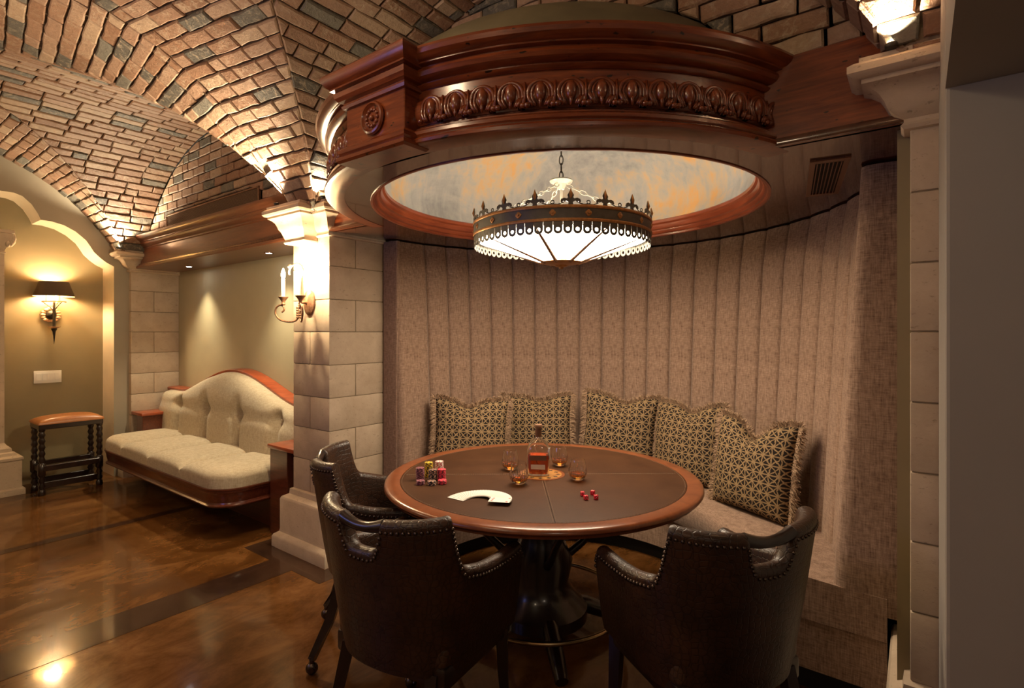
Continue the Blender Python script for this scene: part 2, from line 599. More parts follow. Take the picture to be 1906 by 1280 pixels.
def chip_mat(name, base, spot):
    m, nt, p = new_mat(name)
    n = N(nt)
    tc = n.add('ShaderNodeTexCoord')
    gr = n.add('ShaderNodeTexGradient', gradient_type='RADIAL')
    n.link(tc.outputs['Object'], gr.inputs[0])
    t = n.math('FRACT', n.math('MULTIPLY', gr.outputs[0], 6.0))
    n.link(n.mix(n.math('LESS_THAN', t, 0.38), base, spot), p.inputs['Base Color'])
    p.inputs['Roughness'].default_value = 0.4
    return m


M['chip_purple'] = chip_mat('chip_purple', (0.10, 0.028, 0.05), (0.36, 0.14, 0.16))
M['chip_yellow'] = chip_mat('chip_yellow', (0.72, 0.52, 0.04), (0.05, 0.045, 0.03))
M['chip_black'] = chip_mat('chip_black', (0.02, 0.018, 0.02), (0.50, 0.30, 0.22))
M['chip_pink'] = chip_mat('chip_pink', (0.75, 0.06, 0.09), (0.16, 0.03, 0.05))
M['chip_white'] = chip_mat('chip_white', (0.78, 0.72, 0.66), (0.62, 0.14, 0.16))

# ================================================================== SETTING
def struct(name, bm, mat, label=None, smooth=None, parent=None):
    o = obj(name, bm, mat, parent, smooth)
    if parent is None:
        tag(o, label, None, None, 'structure')
    return o


# ---- floor
fl = struct('floor', box(B(), -7.3, 2.2, -1.4, 4.2, -0.06, 0.0), M['floor'], 'brown stained and polished concrete floor')
for (x0, x1, y0, y1) in [(-3.29, -3.04, -1.3, 1.80), (-4.86, -4.77, -1.3, 2.05),
                         (-3.62, -2.75, 1.80, 1.925), (-3.62, -3.46, 1.926, 2.02), (-2.885, -2.75, 1.926, 2.55),
                         (-0.24, -0.125, 1.80, 2.3), (-0.24, 0.05, 1.72, 1.80)]:
    obj('floor_band', box(B(), x0, x1, y0, y1, -0.004, 0.0015), M['band'], fl)

# ---- vaults: groin vault of one long barrel (axis x) and a cross barrel (axis y) per bay
XB = dict(c=0.43, z=1.45, R=1.68)
Y1 = dict(c=-4.72, z=1.45, R=1.71)
Y2 = dict(c=-1.50, z=1.45, R=1.66)
Y3 = dict(c=1.70, z=1.45, R=1.66)


def zb(bar, t):
    d = bar['R'] ** 2 - (t - bar['c']) ** 2
    return bar['z'] + math.sqrt(d) if d > 0 else 0.0


def clip(poly, g):
    out = []
    n = len(poly)
    for i in range(n):
        p, q = poly[i], poly[(i + 1) % n]
        gp, gq = g(*p), g(*q)
        if gp >= 0:
            out.append(p)
        if (gp >= 0) != (gq >= 0):
            a, b = (p, q) if gp >= 0 else (q, p)
            for _ in range(14):
                m_ = ((a[0] + b[0]) / 2, (a[1] + b[1]) / 2)
                if g(*m_) >= 0: a = m_
                else: b = m_
            out.append(a)
    return out


def area(p):
    return 0.5 * sum(p[i][0] * p[(i + 1) % len(p)][1] - p[(i + 1) % len(p)][0] * p[i][1] for i in range(len(p)))


def inset(poly, d):
    n = len(poly)
    out = []
    for i in range(n):
        a, b, c = Vector(poly[i - 1]), Vector(poly[i]), Vector(poly[(i + 1) % n])
        e1, e2 = (b - a), (c - b)
        if e1.length < 1e-6 or e2.length < 1e-6:
            out.append(tuple(b)); continue
        n1 = Vector((-e1.y, e1.x)).normalized()
        n2 = Vector((-e2.y, e2.x)).normalized()
        k = max(0.35, 1 + n1.dot(n2))
        v = b + (n1 + n2) * (d / k)
        out.append((v.x, v.y))
    return out


def clean(poly, eps=0.004):
    out = []
    for p in poly:
        if not out or math.dist(p, out[-1]) > eps:
            out.append(p)
    if len(out) > 2 and math.dist(out[0], out[-1]) <= eps:
        out.pop()
    return out


_F = Vector((-math.sin(HEAD), math.cos(HEAD)))
_R = Vector((math.cos(HEAD), math.sin(HEAD)))


def view_size(p):
    """rough size of a brick in the picture, 0 when well outside it: only decides which bricks are single objects"""
    q = Vector((p[0], p[1]))
    d = q.dot(_F)
    if d < 0.25: return 0
    u = 953 + 1000 * q.dot(_R) / d
    v = 618 + 1000 * (1.45 - p[2]) / d
    if -140 < u < 2040 and -140 < v < 1400:
        return 1.0 / d
    return 0


def brick_geo(poly, surf, proud):
    """poly in (s,u) -> verts and faces of one brick with soft, uneven edges"""
    if area(poly) < 0: poly = poly[::-1]
    pts = []
    n = len(poly)
    for i in range(n):
        a, b = poly[i], poly[(i + 1) % n]
        L = math.dist(a, b)
        k = max(1, min(3, int(L / 0.06)))
        for j in range(k):
            t = j / k
            jx, jy = (random.uniform(-.0042, .0042), random.uniform(-.0028, .0028))
            pts.append((a[0] + (b[0] - a[0]) * t + jx, a[1] + (b[1] - a[1]) * t + jy))
    inner = inset(pts, 0.006)
    verts, faces = [], []
    m = len(pts)
    def put(p, h):
        P, Nn = surf(*p)
        verts.append(P + Nn * h)
    tilt = random.uniform(-.003, .003)
    for p in pts: put(p, -0.022)
    for p in pts: put(p, proud - 0.007)
    for i, p in enumerate(inner): put(p, proud + random.uniform(-.0012, .0012))
    for i in range(m):
        j = (i + 1) % m
        faces.append((i, j, m + j, m + i))
        faces.append((m + i, m + j, 2 * m + j, 2 * m + i))
    faces.append(tuple(range(2 * m, 3 * m)))
    return verts, faces


def sh_fall(s):
    return 1.0 if s < 0.5 else max(0.12, 1 - (s - 0.5) / 1.35)


def lay_bricks(parent, surf, g, s0, s1, u0, u1, shear=None, course=0.075, blen=0.213, limit=290, joint=0.0045, proudmax=0.008):
    """courses run along u, stack along s. shear(u) shifts the courses"""
    singles, rest = [], []
    rows = int((s1 - s0) / course) + 1
    pad = 0.3 if shear else 0
    for r in range(-int(pad / course) - 1, rows + int(pad / course) + 1):
        sa = s0 + r * course
        off = (0.5 if r % 2 else 0.0) * blen + random.uniform(-.02, .02)
        u = u0 - blen + off
        while u < u1:
            L = blen * (1.0 if random.random() > 0.12 else 0.5)
            a, b = u, min(u + L, u1 + .001)
            u += L
            if shear:
                f0, f1 = sh_fall(sa), sh_fall(sa + course)
                q = [(sa + shear(a) * f0, a), (sa + course + shear(a) * f1, a), (sa + course + shear(b) * f1, b), (sa + shear(b) * f0, b)]
            else:
                q = [(sa, a), (sa + course, a), (sa + course, b), (sa, b)]
            q = clip(q, g)
            q = clean(q)
            if len(q) < 3 or abs(area(q)) < 0.0011: continue
            if area(q) < 0: q = q[::-1]
            q = inset(q, joint)
            if abs(area(q)) < 0.0006 or area(q) < 0: continue
            cs = sum(p[0] for p in q) / len(q)
            cu = sum(p[1] for p in q) / len(q)
            P, Nn = surf(cs, cu)
            vs = view_size(P)
            if vs > 0: singles.append((vs * abs(area(q)), q, P))
            else: rest.append(q)
    singles.sort(key=lambda t: -t[0])
    for t in singles[limit:]: rest.append(t[1])
    for _, q, P in singles[:limit]:
        v, f = brick_geo(q, surf, random.uniform(0, proudmax))
        me = bpy.data.meshes.new('brick')
        me.from_pydata([x - P for x in v], [], f)
        o = finish('brick', me, M['brick'], parent)
        o.location = P
    if rest:
        V, Fc = [], []
        for q in rest:
            v, f = brick_geo(q, surf, random.uniform(0, proudmax))
            k = len(V)
            V += v
            Fc += [tuple(i + k for i in ff) for ff in f]
        me = bpy.data.meshes.new('bricks_beyond')
        me.from_pydata(V, [], Fc)
        o = finish('bricks_beyond', me, M['brick'], parent)
        o['kind'] = 'stuff'
    return len(singles), len(rest)


def base_surface(name, surf, g, s0, s1, u0, u1, step=0.1, back=0.012, label=None):
    V, Fc = [], []
    ns, nu = int((s1 - s0) / step) + 1, int((u1 - u0) / step) + 1
    for i in range(ns):
        for j in range(nu):
            a, b = s0 + (s1 - s0) * i / ns, s0 + (s1 - s0) * (i + 1) / ns
            c, d = u0 + (u1 - u0) * j / nu, u0 + (u1 - u0) * (j + 1) / nu
            q = clip([(a, c), (b, c), (b, d), (a, d)], g)
            if len(q) < 3: continue
            k = len(V)
            for p in q:
                P, Nn = surf(*p)
                V.append(P - Nn * back)
            Fc.append(tuple(range(k, k + len(q))))
    bm = B()
    vs = [bm.verts.new(v) for v in V]
    for f in Fc:
        try: bm.faces.new([vs[i] for i in f])
        except ValueError: pass
    bmesh.ops.remove_doubles(bm, verts=bm.verts[:], dist=1e-4)
    r = bmesh.ops.extrude_face_region(bm, geom=bm.faces[:])
    o = struct(name, bm, M['mortar'], label)
    return o


def surfX(s, u):
    a = s / XB['R']
    return Vector((u, XB['c'] + XB['R'] * math.sin(a), XB['z'] + XB['R'] * math.cos(a))), Vector((0, -math.sin(a), -math.cos(a)))


def surfY(bar):
    def f(s, u):
        a = s / bar['R']
        return Vector((bar['c'] + bar['R'] * math.sin(a), u, bar['z'] + bar['R'] * math.cos(a))), Vector((-math.sin(a), 0, -math.cos(a)))
    return f


ZS = 2.19                      # springing


def gX(others, x0=None, x1=None):
    def g(s, u):
        P, _ = surfX(s, u)
        v = min(P.z - max(zb(b, u) for b in others), P.z - ZS)
        if x0 is not None: v = min(v, u - x0)
        if x1 is not None: v = min(v, x1 - u)
        return v
    return g


def gY(bar, ymax, side=1, ymin=None):
    f = surfY(bar)
    def g(s, u):
        P, _ = f(s, u)
        v = min(P.z - zb(XB, u), P.z - ZS, (u - XB['c']) * side)
        if ymax is not None: v = min(v, ymax - u)
        if ymin is not None: v = min(v, u - ymin)
        return v
    return g


XCR = -3.235
SM = XB['R'] * 1.08
k_sh = 0.15
cells = []
# the barrel between the bays over the middle pier, two leaning halves with a crease between
g1 = gX([Y1, Y2], None, XCR)
v1 = base_surface('ceiling', surfX, g1, -SM, SM, -4.9, XCR, label='brick vault web rising left of the middle pier')
lay_bricks(v1, surfX, g1, -SM, SM, -4.9, XCR, shear=lambda u: k_sh * (XCR - u) if True else 0)
g2 = gX([Y1, Y2], XCR, None)
v2 = base_surface('ceiling', surfX, g2, -SM, SM, XCR, -1.3, label='brick vault web rising right of the middle pier')
lay_bricks(v2, surfX, g2, -SM, SM, XCR, -1.3, shear=lambda u: k_sh * (u - XCR))
# along the end wall
g3 = gX([Y1], -6.46, -4.72)
v3 = base_surface('ceiling', surfX, g3, -SM, SM, -6.46, -4.7, label='brick vault web along the arched end wall')
lay_bricks(v3, surfX, g3, -SM, SM, -6.46, -4.7)
# over the right pier
g4 = gX([Y2, Y3], -1.7, 1.7)
v4 = base_surface('ceiling', surfX, g4, -SM, SM, -1.5, 1.7, label='brick vault web above the right pier')
lay_bricks(v4, surfX, g4, -SM, SM, -1.5, 1.7)
# cross barrels, far side
SY = Y1['R'] * 1.08
g5 = gY(Y1, 2.10)
v5 = base_surface('ceiling', surfY(Y1), g5, -SY, SY, 0.3, 2.10, label='brick cross vault over the sofa bay')
lay_bricks(v5, surfY(Y1), g5, -SY, SY, 0.3, 2.10)
g6 = gY(Y2, 2.05)
v6 = base_surface('ceiling', surfY(Y2), g6, -SY, SY, 0.3, 2.05, label='brick cross vault over the round wooden canopy')
lay_bricks(v6, surfY(Y2), g6, -SY, SY, 0.3, 2.05)
# near side, behind the camera: joined
for bar, nm in ((Y1, 'sofa bay'), (Y2, 'card table bay'), (Y3, 'bay beside the camera')):
    gg = gY(bar, None, -1, -1.05)
    vv = base_surface('ceiling', surfY(bar), gg, -SY, SY, -1.05, 0.5, label='near half of the brick cross vault, ' + nm)
    lay_bricks(vv, surfY(bar), gg, -SY, SY, -1.05, 0.5, limit=60)
gg = gY(Y3, 2.05)
vv = base_surface('ceiling', surfY(Y3), gg, -SY, SY, 0.3, 2.05, label='far half of the brick vault beside the camera')

# ---- lunette walls in brick
def surf_wall(y):
    def f(s, u):
        return Vector((u, y, s)), Vector((0, -1, 0))
    return f


# dome of the canopy (needed to cut the lunette wall)
CC = (-1.51, 2.46)
DR, DZ, DH = 1.05, 2.39, 0.52


def gl1(s, u):
    return min(zb(Y1, u) + 0.02 - s, s - 2.2)


w1 = base_surface('wall_back', surf_wall(2.11), gl1, 2.2, 3.2, -6.46, -3.1, label='brick lunette wall above the sofa beam')
GR = (-5.69, -3.98, 2.415, 2.56)        # grille opening


def gl1b(s, u):
    a = min(zb(Y1, u) - s, s - 2.36)
    inside = min(u - GR[0] + .012, GR[1] + .012 - u, s - GR[2] + .012, GR[3] + .012 - s)
    return min(a, -inside)


lay_bricks(w1, surf_wall(2.10), gl1b, 2.30, 3.2, -6.3, -3.15, proudmax=0.004)


def dome_r(z):
    t = (z - DZ) / DH
    return DR * math.sqrt(max(0, 1 - t * t)) if t < 1 else 0


def gl2(s, u):
    rr = dome_r(max(s, DZ)) + 0.01
    d = math.hypot(u - CC[0], 2.05 - CC[1]) - rr
    if s > DZ + DH: d = 1
    return min(zb(Y2, u) + 0.02 - s, s - 2.385, d)


w2 = base_surface('wall_back', surf_wall(2.06), gl2, 2.385, 3.15, -3.05, 0.05, step=0.06, label='brick lunette wall behind the canopy dome')
lay_bricks(w2, surf_wall(2.05), gl2, 2.39, 3.15, -3.0, 0.05, proudmax=0.004)

# ---- left end wall with trefoil arch
AC = 1.10
half = [(0.80, 0.0), (0.80, 2.109), (0.735, 2.145), (0.688, 2.183), (0.636, 2.235), (0.605, 2.29), (0.572, 2.343), (0.493, 2.414), (0.403, 2.462),
        (0.312, 2.483), (0.235, 2.485), (0.216, 2.536), (0.171, 2.616), (0.109, 2.677), (0.05, 2.697)]
loop = [(AC + a, z) for a, z in half] + [(AC - a, z) for a, z in half[::-1]]
outer = [(-1.25, 0.0)] + [(-1.25, 2.25)] + [(y / 20, zb(XB, y / 20) + 0.03) for y in range(-20, 39)] + [(2.12, 2.25), (2.12, 0.0)]
bm = B()
for xx in (-6.45, -6.77):
    vo = [bm.verts.new((xx, a, b)) for a, b in outer]
    vi = [bm.verts.new((xx, a, b)) for a, b in loop]
    # walk: outer from left bottom over the top to the right bottom, back along the hole
    es = []
    ring = vo + vi
    for i in range(len(ring)):
        es.append(bm.edges.new((ring[i], ring[(i + 1) % len(ring)])))
    bmesh.ops.triangle_fill(bm, edges=es, use_beauty=True)
struct('wall_left', bm, M['taupe'], 'taupe end wall with a trefoil arched recess')
bm = B()
n = len(loop)
A_ = [bm.verts.new((-6.4495, y, z)) for y, z in loop]
B_ = [bm.verts.new((-6.78, y, z)) for y, z in loop]
for i in range(n - 1):
    bm.faces.new((A_[i], A_[i + 1], B_[i + 1], B_[i]))
struct('trim_1', bm, M['jamb'], 'pale plaster reveal of the trefoil arch', smooth=35)
struct('wall_recess', box(B(), -6.86, -6.78, -0.6, 2.5, 0, 3.0), M['olive'], 'olive back wall of the arched recess')
# ---- sofa niche, banquette niche and remaining walls
struct('wall_back', box(B(), -6.46, -3.3, 2.474, 2.56, 0, 2.2), M['cream'], 'cream wall behind the tufted sofa')
struct('wall_niche_left', box(B(), -3.05, -2.995, 2.464, 4.0, 0, 2.3), M['olive'], 'olive side wall at the left of the banquette')
struct('wall_niche_back', box(B(), -3.05, 0.02, 3.98, 4.06, 0, 2.3), M['olive'], 'olive wall behind the banquette')
struct('wall_niche_right', box(B(), -0.052, 0.02, 2.10, 4.0, 0, 2.3), M['olive'], 'narrow olive wall strip between banquette and right pier')
struct('wall_right', box(B(), 0.05, 2.2, 1.56, 2.9, 0, 3.4, 0.008, 2), M['grey'], 'plain grey wall at the right edge')
struct('trim_2', box(B(), 0.05, 2.2, 0.35, 1.5595, 2.0, 3.4), M['grey'], 'grey bulkhead ceiling at the right edge')
struct('wall_front', box(B(), -7.3, 2.2, -1.4, -1.2, 0, 3.4), M['taupe'], 'taupe wall behind the camera')
struct('wall_side', box(B(), 2.05, 2.2, -1.3, 1.6, 0, 3.4), M['taupe'], 'taupe wall beside the camera')
struct('wall_behind_arch', box(B(), -7.3, -6.9, -1.3, 2.6, 0, 3.4), M['olive'], 'outer end wall')

# ---- stone piers
COUR = [0.390, 0.603, 0.815, 1.026, 1.238, 1.452, 1.66, 1.874, 2.086]
PLINTH = [(0.10, 0.0), (0.10, 0.066), (0.092, 0.082), (0.066, 0.098), (0.062, 0.115), (0.062, 0.318), (0.054, 0.334), (0.02, 0.352), (0.016, 0.385), (0.0, 0.392)]
CAP = [(0.0, 2.062), (0.012, 2.064), (0.018, 2.074), (0.012, 2.084), (0.012, 2.094), (0.030, 2.108), (0.042, 2.125), (0.048, 2.145), (0.058, 2.168), (0.076, 2.185),
       (0.090, 2.192), (0.090, 2.205), (0.106, 2.207), (0.116, 2.218), (0.116, 2.238), (0.104, 2.250), (0.094, 2.252), (0.094, 2.268)]


def pier(x0, x1, y0, y1, label, flip=0, corbel=None, over=1.0):
    t = empty('stone_pier', ((x0 + x1) / 2, y0, 0), label, 'pillar', 'limestone piers')
    ox, oy = (x0 + x1) / 2, y0
    def L(bm):
        bmesh.ops.translate(bm, verts=bm.verts[:], vec=(-ox, -oy, 0))
        return bm
    obj('joint_core', L(box(B(), x0 + .005, x1 - .005, y0 + .005, y1 - .005, 0.36, 2.1)), M['joint'], t)
    h = 0.0022
    for i in range(len(COUR) - 1):
        a, b = COUR[i] + h, COUR[i + 1] - h
        if (i + flip) % 2:
            ym = (y0 + y1) / 2 - 0.015
            parts = [(x0, x1, y0, ym - h), (x0, x1, ym + h, y1)]
        else:
            xm = (x0 + x1) / 2 - 0.008
            parts = [(x0, xm - h, y0, y1), (xm + h, x1, y0, y1)]
        for p in parts:
            obj('stone_block', L(box(B(), *p, a, b, 0.004, 2)), M['stone'], t, 40)
    obj('plinth', L(rect_sweep(B(), x0, x1, y0, y1, PLINTH)), M['cast'], t, 35)
    obj('capital', L(rect_sweep(B(), x0, x1, y0, y1, [(o_ * over, z) for o_, z in CAP])), M['cast'], t, 35)
    if corbel:
        c0, c1, d = corbel
        obj('corbel', L(rect_sweep(B(), c0, c1, y0 - d, y0 + 0.1, [(o_, z - (0.035 if z < 2.1 else 0.0)) for o_, z in CAP])), M['cast'], t, 35)
        obj('vault_springer', L(box(B(), -3.235, -3.12, y0 - d - .02, y0 + .05, 2.266, 2.315, .004)), M['stone'], t)
    return t


pierA = pier(-3.405, -2.991, 2.03, 2.463, 'limestone block pier carrying the twin candle sconce between sofa and card table', 0, (-3.33, -3.13, 0.085))
pierB = pier(-6.80, -6.395, 2.03, 2.474, 'limestone block pier in the far corner left of the sofa', 1, None, 1.5)
pierC = pier(-0.018, 0.42, 2.03, 2.47, 'limestone block pier at the right edge beside the banquette', 0, None, 1.3)

# pilaster inside the arched recess
pil = empty('pilaster', (-6.62, 0.93, 0), 'pale carved stone pilaster at the left edge in the arched recess', 'pilaster')
obj('shaft', rect_sweep(B(), -0.12, 0.10, -0.18, 0.17, [(0, 0.42), (0, 2.16), (-0.005, 2.17)]), M['cast'], pil)
obj('pedestal', rect_sweep(B(), -0.12, 0.10, -0.18, 0.17, [(0.12, 0), (0.12, 0.05), (0.10, 0.06), (0.10, 0.30), (0.11, 0.31), (0.11, 0.33), (0.07, 0.345), (0.06, 0.37), (0.045, 0.38), (0.04, 0.41), (0.012, 0.44), (0, 0.46)]), M['cast'], pil, 30)
obj('capital', rect_sweep(B(), -0.12, 0.10, -0.18, 0.17, [(0, 2.15), (0.012, 2.16), (0.0, 2.175), (0.01, 2.2), (0.04, 2.27), (0.05, 2.33), (0.06, 2.335), (0.06, 2.36), (0, 2.37)]), M['cast'], pil, 30)
for k in range(7):
    a = PI * (k / 6) - PI / 2
    bm = B()
    sphere(bm, (0.13, 0.19 + 0.035 * math.cos(a) , 2.29 + 0.05 * math.sin(a)), 0.02, 8, 6, (0.9, 1.0, 1.6))
    obj('scroll_leaf', bm, M['cast'], pil, 60)

# ---- sofa beam with crown moulding (prism along x)
bprof = [(2.47, 2.095), (2.10, 2.095), (2.065, 2.095), (2.058, 2.102), (2.058, 2.118), (2.068, 2.124), (2.078, 2.128), (2.074, 2.140), (2.088, 2.148), (2.088, 2.285),
         (2.076, 2.29), (2.076, 2.302), (2.06, 2.308), (2.045, 2.322), (2.04, 2.338), (2.032, 2.342), (2.032, 2.35), (2.015, 2.358), (1.998, 2.372), (1.99, 2.39), (1.99, 2.402), (2.12, 2.41), (2.47, 2.41)]
struct('trim_3', prism(B(), bprof, 'x', -6.345, -3.406), M['beam'], 'mahogany beam with crown moulding above the sofa', 28)

# ================================================================== CANOPY over the card table
bm = B()
RI, RO, ZS0 = 0.985, 1.205, 2.09
seg = 160
rows = []
for i in range(seg):
    a = 2 * PI * i / seg
    ca, sa = math.cos(a), math.sin(a)
    rx = (1.488 if ca > 0 else 1.482) / max(abs(ca), 1e-4)
    ry = (1.52 if sa > 0 else 0.415) / max(abs(sa), 1e-4)
    ro = max(RO - 0.01, min(rx, ry))
    rows.append([bm.verts.new((CC[0] + r * ca, CC[1] + r * sa, z)) for r, z in ((RI, ZS0), (ro, ZS0), (ro, ZS0 + .03), (RI, ZS0 + .03))])
for i in range(seg):
    a, b = rows[i], rows[(i + 1) % seg]
    for j in range(4):
        bm.faces.new((a[j], b[j], b[(j + 1) % 4], a[(j + 1) % 4]))
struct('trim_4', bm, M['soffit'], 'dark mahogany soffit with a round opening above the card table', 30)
# straight frieze boards left and right of the drum
for x0, x1, lb in ((-2.99, -2.55, 'mahogany frieze board between middle pier and canopy'), (-0.47, -0.02, 'mahogany frieze board between canopy and right pier')):
    fr = struct('trim_5', box(B(), x0, x1, 2.035, 2.06, 2.09, 2.392), M['crown'], lb)
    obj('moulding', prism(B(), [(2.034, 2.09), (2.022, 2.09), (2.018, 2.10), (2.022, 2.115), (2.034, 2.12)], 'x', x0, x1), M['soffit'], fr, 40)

can = empty('ceiling_canopy', (CC[0], CC[1], 2.09), 'round carved mahogany canopy ring with painted dome above the card table', 'canopy')
a0, a1 = math.radians(-163), math.radians(-17)
zz = lambda pr: [(r, z - 2.09) for r, z in pr]
obj('lower_moulding', lathe(B(), zz([(1.12, 2.088), (1.195, 2.088), (1.207, 2.094), (1.209, 2.104), (1.203, 2.112), (1.193, 2.116), (1.200, 2.124), (1.198, 2.136), (1.186, 2.145), (1.178, 2.147), (1.178, 2.153), (1.165, 2.160), (1.12, 2.160)]), seg=90, a0=a0, a1=a1, closed_prof=True), M['crown'], can, 30)
obj('frieze', lathe(B(), zz([(1.12, 2.155), (1.162, 2.155), (1.162, 2.30), (1.12, 2.30)]), seg=90, a0=a0, a1=a1, closed_prof=True), M['crown'], can, 30)
obj('leaf_band', lathe(B(), zz([(1.15, 2.165), (1.166, 2.166), (1.178, 2.18), (1.185, 2.205), (1.184, 2.228), (1.174, 2.248), (1.162, 2.252), (1.15, 2.252)]), seg=90, a0=a0, a1=a1, closed_prof=True), M['crown'], can, 40)
obj('cornice', lathe(B(), zz([(1.10, 2.288), (1.168, 2.288), (1.176, 2.293), (1.182, 2.300), (1.172, 2.304), (1.172, 2.309), (1.186, 2.311), (1.200, 2.320), (1.207, 2.332), (1.204, 2.342), (1.196, 2.346), (1.196, 2.350), (1.216, 2.353), (1.216, 2.358), (1.230, 2.362), (1.243, 2.373), (1.248, 2.386), (1.244, 2.397), (1.236, 2.401), (1.02, 2.402), (1.02, 2.29)]), seg=90, a0=a0, a1=a1, closed_prof=True), M['crown'], can, 25)


def leaf_mesh():
    """one carved motif: arched double ridge round a swelling tongue, a small leaf at the foot between motifs"""
    bm = B()
    W, H = 0.094, 0.092
    for k, (sc, r) in enumerate(((1.0, 0.0075), (0.70, 0.0055))):
        pts = []
        for i in range(17):
            a = PI * (1 - i / 16)
            x = 0.040 * sc * math.cos(a)
            z = H * 0.52 + (H * 0.42 - 0.006 * k) * math.sin(a) if math.sin(a) > 0 else 0
            pts.append((x, -0.007 - 0.004 * math.sin(a), z))
        lx = 0.040 * sc
        left = [(-lx * 0.55, -0.010, 0.008), (-lx * 0.78, -0.012, 0.022), (-lx * 0.95, -0.010, 0.036)]
        right = [(-p[0], p[1], p[2]) for p in left[::-1]]
        pts = left + pts + right
        tube(bm, pts, r, 6)
    sphere(bm, (0, -0.006, 0.054), 1, 10, 8, (0.019, 0.020, 0.034))
    tube(bm, [(0, -0.010, 0.034), (0, -0.013, 0.018), (0, -0.012, 0.004)], [0.009, 0.006, 0.003], 6)
    for s in (-1, 1):
        sphere(bm, (s * W * 0.44, -0.014, 0.010), 1, 8, 6, (0.011, 0.010, 0.009))
    tube(bm, [(W * 0.5, -0.008, 0.085), (W * 0.5, -0.012, 0.05), (W * 0.5, -0.013, 0.016)], [0.004, 0.005, 0.003], 5)
    bmesh.ops.recalc_face_normals(bm, faces=bm.faces[:])
    me = bpy.data.meshes.new('leaf_ornament')
    bm.to_mesh(me)
    bm.free()
    me.materials.append(M['crown'])
    me.shade_smooth()
    return me


lm = leaf_mesh()
pitch = 0.096 / 1.18
k = -16
for k in range(-16, 17):
    a = -PI / 2 + k * pitch
    if k in (-2, -1, 0, 1) or not (a0 < a < a1): continue
    o = bpy.data.objects.new('leaf_ornament', lm)
    C.objects.link(o)
    o.parent = can
    o.location = (1.176 * math.cos(a), 1.176 * math.sin(a), 2.160 - 2.09)
    o.rotation_euler = (0, 0, a + PI / 2)
# projecting key block at the front of the ring
kb = obj('key_block', box(B(), -0.20, 0.12, -1.225, -1.10, 0.0, 0.25, 0.003), M['crown'], can)
obj('block_cornice', rect_sweep(B(), -0.20, 0.12, -1.225, -1.02, zz([(0.0, 2.280), (0.010, 2.282), (0.014, 2.292), (0.008, 2.298), (0.008, 2.303), (0.022, 2.308), (0.032, 2.320), (0.036, 2.336), (0.030, 2.342), (0.044, 2.346), (0.044, 2.352), (0.054, 2.360), (0.066, 2.376), (0.070, 2.392), (0.062, 2.402), (0, 2.404)])), M['crown'], kb, 25)
obj('block_foot', rect_sweep(B(), -0.20, 0.12, -1.225, -1.165, zz([(0.0, 2.078), (0.020, 2.078), (0.028, 2.086), (0.028, 2.098), (0.016, 2.106), (0.022, 2.114), (0.022, 2.128), (0.008, 2.140), (0.0, 2.146)])), M['crown'], kb, 25)
bm = B()
lathe(bm, [(0.056, 0.0), (0.060, 0.006), (0.056, 0.014), (0.050, 0.016), (0.046, 0.010), (0.042, 0.006), (0.0, 0.006)], seg=32)
cap_ = sphere(bm, (0, 0, 0.010), 1, 10, 8, (0.011, 0.011, 0.010))
for q in range(12):
    a = 2 * PI * q / 12
    sphere(bm, (0.029 * math.cos(a), 0.029 * math.sin(a), 0.008), 1, 8, 6, (0.0075, 0.0075, 0.007))
ro = obj('rosette', bm, M['crown'], kb, 40)
ro.location = (-0.04, -1.226, 0.122)
ro.rotation_euler = (PI / 2, 0, 0)
# inner red moulding and painted dome
obj('inner_moulding', lathe(B(), zz([(1.0, 2.086), (0.99, 2.086), (0.984, 2.09), (0.982, 2.10), (0.972, 2.104), (0.966, 2.112), (0.964, 2.124), (0.952, 2.13), (0.948, 2.14), (0.944, 2.155), (0.934, 2.165), (0.932, 2.18), (0.945, 2.19), (1.0, 2.19)]), seg=96, closed_prof=True), M['redtrim'], can, 30)
prof = [(0.94, 2.18), (0.955, 2.24)]
for i in range(17):
    t = i / 16 * PI / 2
    prof.append((0.96 * math.cos(t), 2.26 + 0.60 * math.sin(t)))
prof[-1] = (0.0005, 2.86)
obj('dome_lining', lathe(B(), zz(prof), seg=72), M['sky'], can, 180)
prof = [(1.05, 2.30)]
for i in range(17):
    t = i / 16 * PI / 2
    prof.append((DR * math.cos(t), DZ + DH * math.sin(t)))
prof[-1] = (0.0005, DZ + DH)
obj('dome_shell', lathe(B(), zz(prof), seg=72), M['domeout'], can, 180)

# supply vent in the soffit
vt = empty('air_vent', (-0.305, 2.565, 2.09), 'brown slotted air vent in the dark soffit above the banquette', 'vent', rz=0.17)
for x0, x1, y0, y1 in ((-0.066, -0.046, -0.29, 0.29), (0.046, 0.066, -0.29, 0.29)):
    obj('frame_side', box(B(), x0, x1, y0, y1, -0.008, 0.0, .001), M['ventmetal'], vt)
for y0, y1 in ((-0.29, -0.255), (0.255, 0.29)):
    obj('frame_end', box(B(), -0.046, 0.046, y0, y1, -0.008, 0.0, .001), M['ventmetal'], vt)
obj('throat', box(B(), -0.046, 0.046, -0.255, 0.255, -0.002, -0.0005), M['black'], vt)
for q in range(7):
    xq = -0.046 + 0.092 * (q + 0.5) / 7
    obj('slat', box(B(), xq - 0.0018, xq + 0.0018, -0.255, 0.255, -0.009, -0.002), M['ventmetal'], vt)

